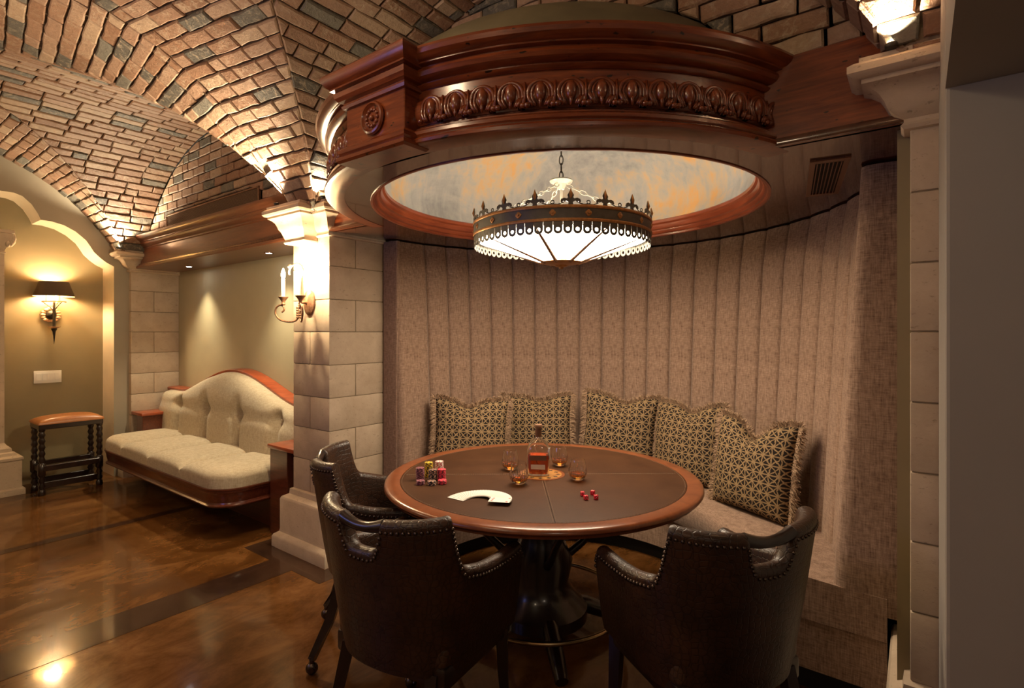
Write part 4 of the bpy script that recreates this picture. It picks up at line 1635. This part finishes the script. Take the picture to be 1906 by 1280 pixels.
for i in range(NC):
    t = i / (NC - 1)
    ang = math.radians(176 - 150 * t)
    if i < 3: ang += 0.03 * (3 - i)
    d = Vector((math.cos(ang), math.sin(ang), 0))
    o = bpy.data.objects.new('playing_card', card_me)
    C.objects.link(o)
    p = FP + d * 0.094
    o.location = (p.x, p.y, TZ + .0015 + i * 0.00042)
    o.rotation_euler = (0.0, 0, ang - PI / 2)
    if i == NC - 1:
        tag(o, 'white playing card on top of the fan showing three red hearts', 'playing card', 'fanned playing cards')
        for px_, py_ in ((0.016, -0.032), (0.0, -0.032), (-0.016, -0.030), (-0.024, 0.034), (0.020, 0.030)):
            h = bpy.data.objects.new('heart_pip', pip_me)
            C.objects.link(h)
            h.parent = o
            h.location = (px_, py_, 0.00042)
    elif i == 0:
        tag(o, 'white playing card at the left end of the fan, lowest of all', 'playing card', 'fanned playing cards')
    else:
        tag(o, 'white playing card in the spread fan under the top card', 'playing card', 'fanned playing cards')
        if i % 3 == 0:
            h = bpy.data.objects.new('heart_pip', pip_me)
            C.objects.link(h)
            h.parent = o
            h.location = (0.026, 0.036, 0.00042)
            h.scale = (.5, .5, 1)

# dice
def die(x, y, rz, label, n):
    s = 0.0085
    t = empty('die', (x, y, TZ + .001), label, 'die', 'red dice', rz)
    obj('cube', box(B(), -s, s, -s, s, 0, 2 * s, .0016, 2), M['dieredbody'], t, 50)
    pos = {1: [(0, 0)], 2: [(-.5, -.5), (.5, .5)], 3: [(-.5, -.5), (0, 0), (.5, .5)], 4: [(-.5, -.5), (.5, .5), (-.5, .5), (.5, -.5)], 5: [(-.5, -.5), (.5, .5), (-.5, .5), (.5, -.5), (0, 0)]}
    pm = B()
    cap_lathe(pm, [(0, 0), (.0014, 0), (.0012, .0003), (0, .0003)], seg=8)
    pme = shared('pip', pm, M['white'])
    for a, b in pos[n]:
        o = bpy.data.objects.new('pip', pme); C.objects.link(o); o.parent = t
        o.location = (a * s, b * s, 2 * s)
    for a, b in pos[(n % 5) + 1]:
        o = bpy.data.objects.new('pip', pme); C.objects.link(o); o.parent = t
        o.location = (a * s, -s, s + b * s); o.rotation_euler = (PI / 2, 0, 0)
    for a, b in pos[((n + 1) % 5) + 1]:
        o = bpy.data.objects.new('pip', pme); C.objects.link(o); o.parent = t
        o.location = (s, a * s, s + b * s); o.rotation_euler = (0, PI / 2, 0)


die(-1.125, 1.982, 0.5, 'red translucent die at the left of the four', 3)
die(-1.088, 1.945, 0.9, 'red translucent die at the front of the four', 4)
die(-1.098, 2.022, 0.2, 'red translucent die at the back of the four', 5)
die(-1.058, 1.975, 0.75, 'red translucent die at the right of the four', 2)

# ================================================================== GAME CHAIRS
def game_chair(loc, face, label):
    """shell is a U in plan opening towards +y (the table)"""
    t = empty('game_chair', loc, label, 'chair', 'leather game chairs', math.atan2(face[1], face[0]) - PI / 2)
    # plan curve by arclength: arms straight, back superelliptic
    pl = []
    HWX, BY, FY = 0.315, 0.30, 0.24
    for i in range(13):
        pl.append((HWX - 0.008 * (1 - i / 12), FY - (FY + 0.02) * i / 12))
    for i in range(1, 72):
        a = PI * i / 72
        c_, s_ = math.cos(a), math.sin(a)
        e = 2 / 2.35
        pl.append((HWX * math.copysign(abs(c_) ** e, c_), -0.02 - (BY - 0.02) * abs(s_) ** e))
    pl += [(-x, y) for x, y in pl[:13][::-1]]
    # resample evenly
    ds = [0]
    for a, b in zip(pl, pl[1:]): ds.append(ds[-1] + math.dist(a, b))
    Ltot = ds[-1]
    NS = 240
    P = []
    k = 0
    for i in range(NS + 1):
        s = Ltot * i / NS
        while k < len(ds) - 2 and ds[k + 1] < s: k += 1
        f = (s - ds[k]) / max(1e-9, ds[k + 1] - ds[k])
        P.append((pl[k][0] + (pl[k + 1][0] - pl[k][0]) * f, pl[k][1] + (pl[k + 1][1] - pl[k][1]) * f, s - Ltot / 2))
    TOP, ARM, SB = 0.885, 0.722, 0.385

    def top(s):
        q = abs(s)
        if q < 0.088:
            return 0.785 + 0.098 * (q / 0.088) ** 5
        if q < 0.315:
            return TOP + 0.012 * (q - 0.088) / 0.23
        if q < 0.40:
            u = (q - 0.315) / 0.085
            return (TOP + 0.012) + (ARM - TOP - 0.012) * (1 - (1 - u) ** 2.6)
        u = (q - 0.40) / max(1e-6, Ltot / 2 - 0.40)
        return ARM - 0.014 * math.sin(PI * u) - 0.026 * u - (0.05 * max(0, (u - 0.93) / 0.07) ** 2)

    def plan(i, z, off):
        x, y, s = P[i]
        a, b = P[max(i - 1, 0)], P[min(i + 1, NS)]
        tx, ty = b[0] - a[0], b[1] - a[1]
        l = math.hypot(tx, ty) or 1
        nx, ny = ty / l, -tx / l          # points outwards?
        if nx * x + ny * (y - 0.15) < 0: nx, ny = -nx, -ny
        w = (z - SB) / (TOP - SB)
        sx = 0.80 + 0.20 * min(1, w) ** 0.8
        sy = 0.74 + 0.26 * min(1, w) ** 0.9
        yy = y * sy if y < 0 else y
        return (x * sx - nx * off, yy - ny * off)

    TH = 0.052
    bm = B()
    rings = []
    for i in range(NS + 1):
        s = P[i][2]
        zt = top(s)
        ring = []
        for w_ in (0, .15, .3, .45, .6, .75, .9):
            z = SB + (zt - 0.022 - SB) * w_
            ring.append((*plan(i, z, 0), z))
        for a in (0.0, .4, .8, 1.2, 1.57, 1.95, 2.35, 2.75, 3.14):
            off = TH / 2 - TH / 2 * math.cos(a)
            z = zt - 0.022 + 0.022 * math.sin(a)
            ring.append((*plan(i, z, off), z))
        zb_ = 0.45
        for w_ in (.7, .35, 0):
            z = zb_ + (zt - 0.022 - zb_) * w_
            ring.append((*plan(i, z, TH), z))
        ring.append((*plan(i, SB, TH), SB))
        rings.append([bm.verts.new(p) for p in ring])
    m = len(rings[0])
    for i in range(NS):
        for j in range(m):
            k = (j + 1) % m
            bm.faces.new((rings[i][j], rings[i + 1][j], rings[i + 1][k], rings[i][k]))
    bm.faces.new(rings[0]); bm.faces.new(rings[-1][::-1])
    obj('shell', bm, M['croc'], t, 55)
    # wooden grip across the cut-out
    bm = B()
    pts, rad = [], []
    i0 = [i for i in range(NS + 1) if abs(P[i][2]) < 0.094]
    for i in i0:
        s = P[i][2]
        z = 0.868 - 0.016 * math.cos(PI * s / 0.188)
        x, y = plan(i, z, TH * 0.45)
        pts.append((x, y, z)); rad.append(0.0165 + 0.004 * (abs(s) / 0.094) ** 2)
    tube(bm, pts, rad, 10)
    obj('grip', bm, M['darkwood'], t, 60)
    # wooden lining of the hand hole
    # nailheads along the outer top edge and round the cut-out
    bm = B()
    acc = 0
    last = None
    for i in range(NS * 1 + 1):
        s = P[i][2]
        zt = top(s)
        z = zt - 0.032
        p = Vector((*plan(i, z, -0.001), z))
        if last is not None:
            d = (p - last).length
            nst = max(1, int(round(d / 0.0165)))
            if d < 0.0165 * 0.99 and nst <= 1:
                continue
            for q in range(1, nst + 1):
                pp = last.lerp(p, q / nst)
                sphere(bm, pp, 0.0062, 6, 4)
        last = p
    nh = obj('nailhead_trim', bm, M['nail'], t, 60)
    nh['kind'] = 'stuff'
    # seat, apron, seams
    bm = B()
    box(bm, -0.235, 0.235, -0.17, 0.25, 0.40, 0.50, 0.035, 4)
    obj('seat_cushion', bm, M['padleather'], t, 60)
    bm = B()
    box(bm, -0.235, 0.235, -0.165, 0.235, 0.345, 0.42, 0.012, 2)
    obj('seat_frame', bm, M['darkwood'], t, 40)
    for sx in (-1, 1):
        for sy, x0, y0, x1, y1 in ((1, .215, .20, .225, .215), (-1, .185, -.15, .225, -.265)):
            bm = B()
            tube(bm, [(sx * x0, y0, .39), (sx * (x0 * .6 + x1 * .4), y0 * .65 + y1 * .35, .22), (sx * x1, y1, .062)], [.030, .026, .018], 4)
            lg = obj('leg', bm, M['darkwood'], t, 30)
            bm = B()
            sphere(bm, (sx * x1, y1 + sy * 0.0, .026), .026, 14, 10, (.8, 1, 1))
            tube(bm, [(sx * x1, y1, .03), (sx * x1, y1, .075)], [.010, .012], 8)
            tube(bm, [(sx * x1 - .022, y1, .026), (sx * x1 + .022, y1, .026)], .012, 8)
            obj('caster', bm, M['nail'], lg, 60)
    return t


game_chair((-2.045, 1.655, 0), (0.66, 0.75), 'brown crocodile leather game chair left of the table, beside the stone pier')
game_chair((-1.40, 1.315, 0), (-0.12, 0.99), 'brown crocodile leather game chair in front of the table, back to the camera')
game_chair((-0.565, 1.815, 0), (-0.83, 0.55), 'brown crocodile leather game chair right of the table, beside the banquette end')

# ================================================================== SOFA in the niche
SX0, SX1 = -6.395, -3.405
sf = empty('tufted_sofa', (-4.90, 2.47, 0), 'built in sofa with cream tufted camel back and mahogany frame', 'sofa')
def SL(bm):
    bmesh.ops.translate(bm, verts=bm.verts[:], vec=(4.90, -2.47, 0))
    return bm


XL, XR, YF, YB = -6.16, -3.78, 1.70, 2.30
cr = 0.20


def seat_outline(o_, n=8):
    """front corners rounded, plan polygon offset outwards by o_"""
    pts = []
    r = cr + o_
    for (cx_, cy_, a0_) in ((XL + cr, YF + cr, PI), (XR - cr, YF + cr, 1.5 * PI)):
        for i in range(n + 1):
            a = a0_ + PI / 2 * i / n
            pts.append((cx_ + r * math.cos(a), cy_ + r * math.sin(a)))
    pts.append((XR + o_, YB))
    pts.append((XL - o_, YB))
    return pts


def loft_outline(prof):
    bm = B()
    rings = [[bm.verts.new((x, y, z)) for x, y in seat_outline(o_)] for o_, z in prof]
    for a, b in zip(rings, rings[1:]):
        n_ = len(a)
        for i in range(n_):
            bm.faces.new((a[i], a[(i + 1) % n_], b[(i + 1) % n_], b[i]))
    bm.faces.new(rings[0][::-1]); bm.faces.new(rings[-1])
    return bm


obj('seat_rail', SL(loft_outline([(-0.06, 0.225), (-0.012, 0.228), (0.0, 0.236), (0.002, 0.244), (-0.010, 0.252), (-0.014, 0.262), (-0.004, 0.300), (-0.002, 0.325), (0.004, 0.335), (0.004, 0.348), (0.010, 0.352), (0.010, 0.362), (-0.02, 0.366)])), M['sofawood'], sf, 30)
obj('base_plinth', SL(box(B(), -6.2, -3.60, 2.12, 2.46, 0, 0.24)), M['sofawood'], sf)
# four seat cushions
cx0 = [XL, -5.60, -5.00, -4.39, XR]
for i in range(4):
    a, b = cx0[i] + 0.003, cx0[i + 1] - 0.003
    bm = B()
    n = 26
    def edge_front(x):
        if x < XL + cr: return YF + cr - math.sqrt(max(0, cr * cr - (XL + cr - x) ** 2))
        if x > XR - cr: return YF + cr - math.sqrt(max(0, cr * cr - (x - XR + cr) ** 2))
        return YF
    rows_ = []
    for u in range(n + 1):
        tu = u / n
        x = a + (b - a) * (0.5 - 0.5 * math.cos(PI * tu))
        yf = edge_front(x)
        row = []
        eu = max(0, 1 - abs(2 * (x - a) / (b - a) - 1) ** 6)
        for v in range(n + 1):
            y = yf + (YB - yf) * (0.5 - 0.5 * math.cos(PI * v / n))
            ev = max(0, 1 - abs(2 * (y - yf) / (YB - yf) - 1) ** 9)
            hgt = 0.480 - 0.055 + 0.055 * (eu ** 0.55) * (ev ** 0.5) + 0.010 * math.sin(PI * tu) * math.sin(PI * v / n)
            row.append(bm.verts.new((x, y, hgt)))
        rows_.append(row)
    for u in range(n):
        for v in range(n):
            bm.faces.new((rows_[u][v], rows_[u + 1][v], rows_[u + 1][v + 1], rows_[u][v + 1]))
    r = bmesh.ops.extrude_edge_only(bm, edges=[e for e in bm.edges if e.is_boundary])
    nv = [g for g in r['geom'] if isinstance(g, bmesh.types.BMVert)]
    for v in nv: v.co.z = 0.364
    bmesh.ops.contextual_create(bm, geom=[e for e in bm.edges if e.is_boundary])
    obj('seat_cushion', SL(bm), M['sofafab'], sf, 70)


def camel(x):
    q = min(1, abs(x + 4.93) / 1.12)
    return 0.845 + 0.245 * (0.5 + 0.5 * math.cos(PI * q)) ** 0.85


BT = [-5.83, -5.23, -4.63, -4.03]
bx0, bx1 = -6.30, -3.56
bm = B()
nx, nz = 150, 30
rows_ = []
for i in range(nx + 1):
    x = bx0 + (bx1 - bx0) * i / nx
    row = []
    for j in range(nz + 1):
        v = j / nz
        z = 0.45 + (camel(x) - 0.45) * v
        zb_ = 0.735 + 0.02 * math.cos((x + 4.93))
        nb = min(BT + [-6.43, -3.43], key=lambda b_: abs(b_ - x))
        dx = abs(x - nb)
        fold = math.exp(-(dx / 0.055) ** 2)
        below = 1.0 if z < zb_ else math.exp(-((z - zb_) / 0.11) ** 2)
        pit = math.exp(-((dx / 0.06) ** 2 + ((z - zb_) / 0.05) ** 2))
        row_dip = 0.35 * math.exp(-((z - zb_) / 0.045) ** 2) * (0.3 + 0.7 * math.exp(-(dx / 0.12) ** 2))
        bul = 0.135 * (max(0.0, 1 - v ** 6)) ** 0.4 * max(0.1, 1 - 0.5 * fold * below - 0.45 * pit - row_dip * 0.75)
        bul *= 0.75 + 0.25 * (max(0.0, 1 - (2 * (x - bx0) / (bx1 - bx0) - 1) ** 14)) ** 0.5
        row.append(bm.verts.new((x, 2.345 - bul + 0.02 * v, z)))
    row.append(bm.verts.new((x, 2.41, camel(x) - 0.004)))
    row.append(bm.verts.new((x, 2.41, 0.45)))
    rows_.append(row)
for i in range(nx):
    m_ = len(rows_[0])
    for j in range(m_):
        k = (j + 1) % m_
        bm.faces.new((rows_[i][j], rows_[i + 1][j], rows_[i + 1][k], rows_[i][k]))
bm.faces.new(rows_[0]); bm.faces.new(rows_[-1][::-1])
bk = obj('back_cushion', SL(bm), M['sofafab'], sf, 75)
for b_ in BT:
    bm = B()
    sphere(bm, (b_, 2.305, 0.735 + 0.02 * math.cos(b_ + 4.93)), 0.015, 12, 8, (1, .5, 1))
    obj('button', SL(bm), M['sofafab'], bk, 60)
# wooden cap that follows the camel back
bm = B()
rings = []
for i in range(81):
    x = SX0 + (SX1 - SX0) * i / 80
    z = camel(x) + 0.006
    rings.append([bm.verts.new((x, y, z + dz)) for y, dz in ((2.375, -0.03), (2.362, -0.004), (2.362, 0.012), (2.375, 0.02), (2.47, 0.024), (2.47, -0.03))])
for a, b in zip(rings, rings[1:]):
    for j in range(6):
        k = (j + 1) % 6
        bm.faces.new((a[j], b[j], b[k], a[k]))
bm.faces.new(rings[0]); bm.faces.new(rings[-1][::-1])
obj('crest_rail', SL(bm), M['redtrim'], sf, 40)
for x0, x1 in ((SX0 + .002, -6.13), (-3.735, SX1 - .002)):
    bx_0, bx_1 = (x0 + .10, x1) if x1 < -5 else (x0, x1 - .102)
    ar = obj('arm_box', SL(box(B(), bx_0, bx_1, 2.045, 2.46, 0.0 if x1 > -4 else 0.22, 0.615, .003)), M['sofawood'], sf)
    ex0, ex1 = (x0, x1 + .015) if x1 < -5 else (x0 - .015, x1)
    obj('arm_cap', SL(box(B(), ex0, ex1, 2.03, 2.46, 0.615, 0.645, .006, 2)), M['redtrim'], ar, 40)

# recessed spots under the beam
for x, y, lab in ((-5.711, 2.30, 'small recessed downlight under the beam above the left of the sofa'), (-4.219, 2.30, 'small recessed downlight under the beam above the right of the sofa')):
    t = empty('recessed_downlight', (x, y, 2.095), lab, 'downlight', 'downlights above the sofa')
    obj('trim_ring', lathe(B(), [(.024, 0), (.036, 0), (.036, -.004), (.026, -.004)], seg=24, closed_prof=True), M['bronze'], t, 40)
    obj('lens', cap_lathe(B(), [(0, -.001), (.024, -.001), (.024, -.003), (0, -.003)], seg=20), M['spotlens'], t)
    light('downlight_beam', 'SPOT', (0, 0, -.012), 56, (1, 0.84, 0.56), 0.03, aim((0, -0.10, -1)), 88, 0.9, parent=t)

# uplights on the capitals
def uplight(loc, d, power, lab, spot=100, off=(0, 0, .03)):
    t = empty('capital_uplight', loc, lab, 'uplight', 'uplights on the pier capitals')
    obj('housing', cap_lathe(B(), [(0, 0), (.015, 0), (.017, .003), (.017, .012), (.015, .014), (.0135, .012), (0, .012)], seg=20), M['blackiron'], t, 40)
    obj('lens', cap_lathe(B(), [(0, .0122), (.0125, .0122), (.0125, .0135), (0, .0135)], seg=20), M['uplens'], t)
    light('uplight_beam', 'SPOT', off, power, (1, 0.82, 0.56), 0.012, aim(d), spot, 0.5, parent=t)


uplight((-3.30, 1.85, 2.268), (-0.02, -0.10, 1), 75, 'small uplight on the left of the middle pier capital', 130, (0, -.035, .035))
uplight((-2.90, 1.925, 2.268), (-0.22, -0.12, 1), 30, 'small uplight on the right of the middle pier capital beside the canopy', 96, (.0, -.03, .03))
uplight((-6.235, 1.87, 2.268), (0.25, -0.05, 1), 80, 'small uplight on the far corner pier capital', 130, (.065, -.03, .05))
uplight((-0.06, 1.895, 2.268), (0.06, -0.08, 1), 26, 'small uplight on the right pier capital', 125, (0, -.035, .03))

# ================================================================== twin candle sconce on the middle pier
sc = empty('candle_sconce', (-3.206, 2.03, 1.645), 'rusted iron wall sconce with two lit candle bulbs on the middle pier', 'wall lamp')
bp = cap_lathe(B(), [(0, -.002), (.058, -.002), (.064, .004), (.060, .012), (.045, .018), (.030, .026), (.0, .028)], seg=32)
bmesh.ops.rotate(bp, verts=bp.verts[:], cent=(0, 0, 0), matrix=Matrix.Rotation(PI / 2, 3, 'X'))
for v in bp.verts: v.co.z *= 1.35
obj('back_plate', bp, M['rust'], sc, 40)
obj('stem', tube(B(), [(0, -.02, .0), (0, -.06, .0), (0, -.075, -.02), (0, -.075, -.09)], [.012, .010, .010, .012], 10), M['rust'], sc, 60)
obj('hook', tube(B(), [(0, -.05, 0.0), (0, -.055, .10), (0, -.055, .20)] + [(0.0 + 0.022 * math.sin(a) - 0.0, -.055 - 0.045 + 0.045 * math.cos(a), .20 + .045 * math.sin(a)) for a in [i * PI / 10 for i in range(1, 13)]], .006, 8), M['rust'], sc, 60)
bm = B()
sphere(bm, (0.006, -.145, .225), .014, 10, 8)
obj('hook_finial', bm, M['rust'], sc, 60)
for s in (-1, 1):
    cx_, cy_ = s * .10, -.13
    pts = [(0, -.075, -.085), (s * .025, -.085, -.118), (s * .07, -.105, -.128), (s * .125, -.135, -.115), (s * .158, -.15, -.075), (s * .150, -.15, -.035), (s * .12, -.14, -.018), (s * .098, -.13, -.028), (s * .094, -.128, -.052), (s * .108, -.135, -.064)]
    sm = []
    for i in range(len(pts) - 1):
        p0, p1, p2, p3 = [Vector(pts[max(0, min(len(pts) - 1, i + d))]) for d in (-1, 0, 1, 2)]
        for q in range(4):
            u = q / 4
            sm.append(0.5 * ((2 * p1) + (-p0 + p2) * u + (2 * p0 - 5 * p1 + 4 * p2 - p3) * u * u + (-p0 + 3 * p1 - 3 * p2 + p3) * u ** 3))
    sm.append(Vector(pts[-1]))
    ar = obj('scroll_arm', tube(B(), sm, .0062, 8), M['rust'], sc, 60)
    obj('candle_cup', cap_lathe(B(), [(0, -.02), (.010, -.02), (.014, -.012), (.010, -.004), (.012, .006), (.022, .022), (.030, .030), (.032, .036), (.024, .038), (0, .038)], (cx_, cy_, 0), 20), M['rust'], ar, 40)
    obj('candle', cap_lathe(B(), [(0, .036), (.0115, .036), (.0115, .150), (.006, .154), (0, .154)], (cx_, cy_, 0), 16), M['candle'], ar, 40)
    obj('flame_bulb', cap_lathe(B(), [(0, .152), (.007, .154), (.0125, .170), (.0135, .182), (.010, .200), (.004, .218), (0, .224)], (cx_, cy_, 0), 14), M['bulb'], ar, 180)
    light('candle_light', 'POINT', (cx_, cy_ - .03, .19), 15, (1, 0.76, 0.45), 0.02, parent=sc)
bm = B()
for k in range(5):
    for s in (-1, 1):
        sphere(bm, (s * .014, -.082, -.035 - k * .016), 1, 8, 6, (.014, .006, .009))
obj('acanthus_leaf', bm, M['rust'], sc, 60)

# ================================================================== shaded sconce in the arched recess
ss = empty('shaded_sconce', (-6.78, 1.475, 1.62), 'gilded wall sconce with dark shade in the arched recess', 'wall lamp')
sx = 0.13
shd = B()
lathe(shd, [(.112, .315), (.158, .175)], (sx, 0, 0), 40)
obj('lamp_shade', shd, M['shade'], ss, 60)
shd = B()
lathe(shd, [(.110, .3145), (.156, .1755)], (sx, 0, 0), 40)
obj('shade_lining', shd, M['shadein'], ss, 60)
obj('stem', tube(B(), [(sx, 0, .12), (sx, 0, .0), (sx, 0, -.14)], [.009, .013, .012], 10), M['blackiron'], ss, 60)
obj('spike', cap_lathe(B(), [(0, -.13), (.02, -.135), (.024, -.14), (.013, -.165), (.009, -.20), (0, -.29)], (sx, 0, 0), 14), M['blackiron'], ss, 40)
obj('drip_dish', cap_lathe(B(), [(0, -.13), (.045, -.118), (.05, -.116), (.045, -.124), (0, -.138)], (sx, 0, 0), 20), M['leafgold'], ss, 40)
obj('candle_ring', lathe(B(), [(.082, .118), (.092, .118), (.094, .128), (.082, .128)], (sx, 0, 0), 32, closed_prof=True), M['leafgold'], ss, 40)
obj('arm', tube(B(), [(0, 0, .0), (.06, 0, -.01), (sx, 0, .02)], .010, 8), M['blackiron'], ss, 60)
for k in range(3):
    a = 2 * PI * k / 3 + .5
    cx_, cy_ = sx + .055 * math.cos(a), .055 * math.sin(a)
    obj('spoke', tube(B(), [(sx, 0, .03), (sx + .03 * math.cos(a), .03 * math.sin(a), .07), (sx + .085 * math.cos(a), .085 * math.sin(a), .12)], .004, 6), M['blackiron'], ss, 60)
    cd = obj('candle', cap_lathe(B(), [(0, .118), (.010, .118), (.010, .19), (0, .192)], (cx_, cy_, 0), 12), M['candle'], ss, 40)
    obj('flame_bulb', cap_lathe(B(), [(0, .19), (.010, .20), (.014, .22), (.010, .245), (0, .265)], (cx_, cy_, 0), 12), M['bulb'], ss, 180)
for k in range(14):
    a = 2 * PI * k / 14
    bm = B()
    sphere(bm, (.02 + .006 * (k % 2), .062 * math.cos(a), -.0 + .062 * math.sin(a)), 1, 8, 6, (.008, .020, .014))
    obj('rose_petal', bm, M['leafgold'], ss, 60)
bm = B()
sphere(bm, (.03, 0, 0), 1, 14, 10, (.03, .042, .042))
obj('boss', bm, M['blackiron'], ss, 60)

light('shaded_bulb', 'POINT', (sx, 0, .255), 15, (1, 0.76, 0.46), 0.03, parent=ss)

# light switch plate
sw = empty('switch_plate', (-6.78, 1.455, 1.015), 'white four gang switch plate on the olive recess wall', 'switch plate')
obj('plate', box(B(), 0, .007, -.105, .105, -.06, .06, .002, 2), M['white'], sw, 40)
for k in range(4):
    yy = -.069 + .046 * k
    obj('rocker', box(B(), .006, .011, yy - .016, yy + .016, -.034, .034, .001), M['white'], sw)

# ================================================================== stool with tan leather seat
so = empty('stool', (-6.325, 1.50, 0), 'dark turned wood stool with tan leather seat beside the sofa', 'stool')
HX, HY = 0.15, 0.235
bm = B()
n = 16
g_ = []
for i in range(n + 1):
    row = []
    for j in range(n + 1):
        u, v = -1 + 2 * i / n, -1 + 2 * j / n
        e = max(0, (1 - abs(u) ** 6) * (1 - abs(v) ** 6))
        row.append(bm.verts.new((u * (HX + .005), v * (HY + .005), 0.645 + 0.045 * e ** 0.5 * (1 - 0.35 * v * v))))
    g_.append(row)
for i in range(n):
    for j in range(n):
        bm.faces.new((g_[i][j], g_[i + 1][j], g_[i + 1][j + 1], g_[i][j + 1]))
r = bmesh.ops.extrude_edge_only(bm, edges=[e for e in bm.edges if e.is_boundary])
for v in [q for q in r['geom'] if isinstance(q, bmesh.types.BMVert)]: v.co.z = 0.628
obj('seat_pad', bm, M['tan'], so, 60)
obj('apron', box(B(), -HX, HX, -HY, HY, 0.585, 0.632, .004), M['darkwood'], so)
for sx_ in (-1, 1):
    for sy_ in (-1, 1):
        c_ = (sx_ * (HX - .025), sy_ * (HY - .025), 0)
        pr = [(0, 0), (.024, 0), (.028, .01), (.028, .04), (.020, .05)]
        z = .05
        for q in range(2): pr += [(.018, z + .005), (.028, z + .03), (.018, z + .055)]; z += .055
        pr += [(.026, .175), (.031, .18), (.031, .275), (.020, .285)]
        z = .285
        for q in range(5): pr += [(.018, z + .004), (.027, z + .028), (.018, z + .054)]; z += .056
        pr += [(.026, .575), (.026, .60), (0, .60)]
        obj('leg', cap_lathe(B(), pr, c_, 12), M['darkwood'], so, 50)
for sx_ in (-1, 1):
    obj('foot_board', box(B(), sx_ * (HX - .025) - .03, sx_ * (HX - .025) + .03, -HY + .03, HY - .03, .215, .265, .003), M['darkwood'], so)
    obj('stretcher', box(B(), sx_ * (HX - .025) - .012, sx_ * (HX - .025) + .012, -HY + .03, HY - .03, .06, .115, .003), M['darkwood'], so)
for sy_ in (-1, 1):
    obj('stretcher', box(B(), -HX + .03, HX - .03, sy_ * (HY - .025) - .012, sy_ * (HY - .025) + .012, .20, .25, .003), M['darkwood'], so)
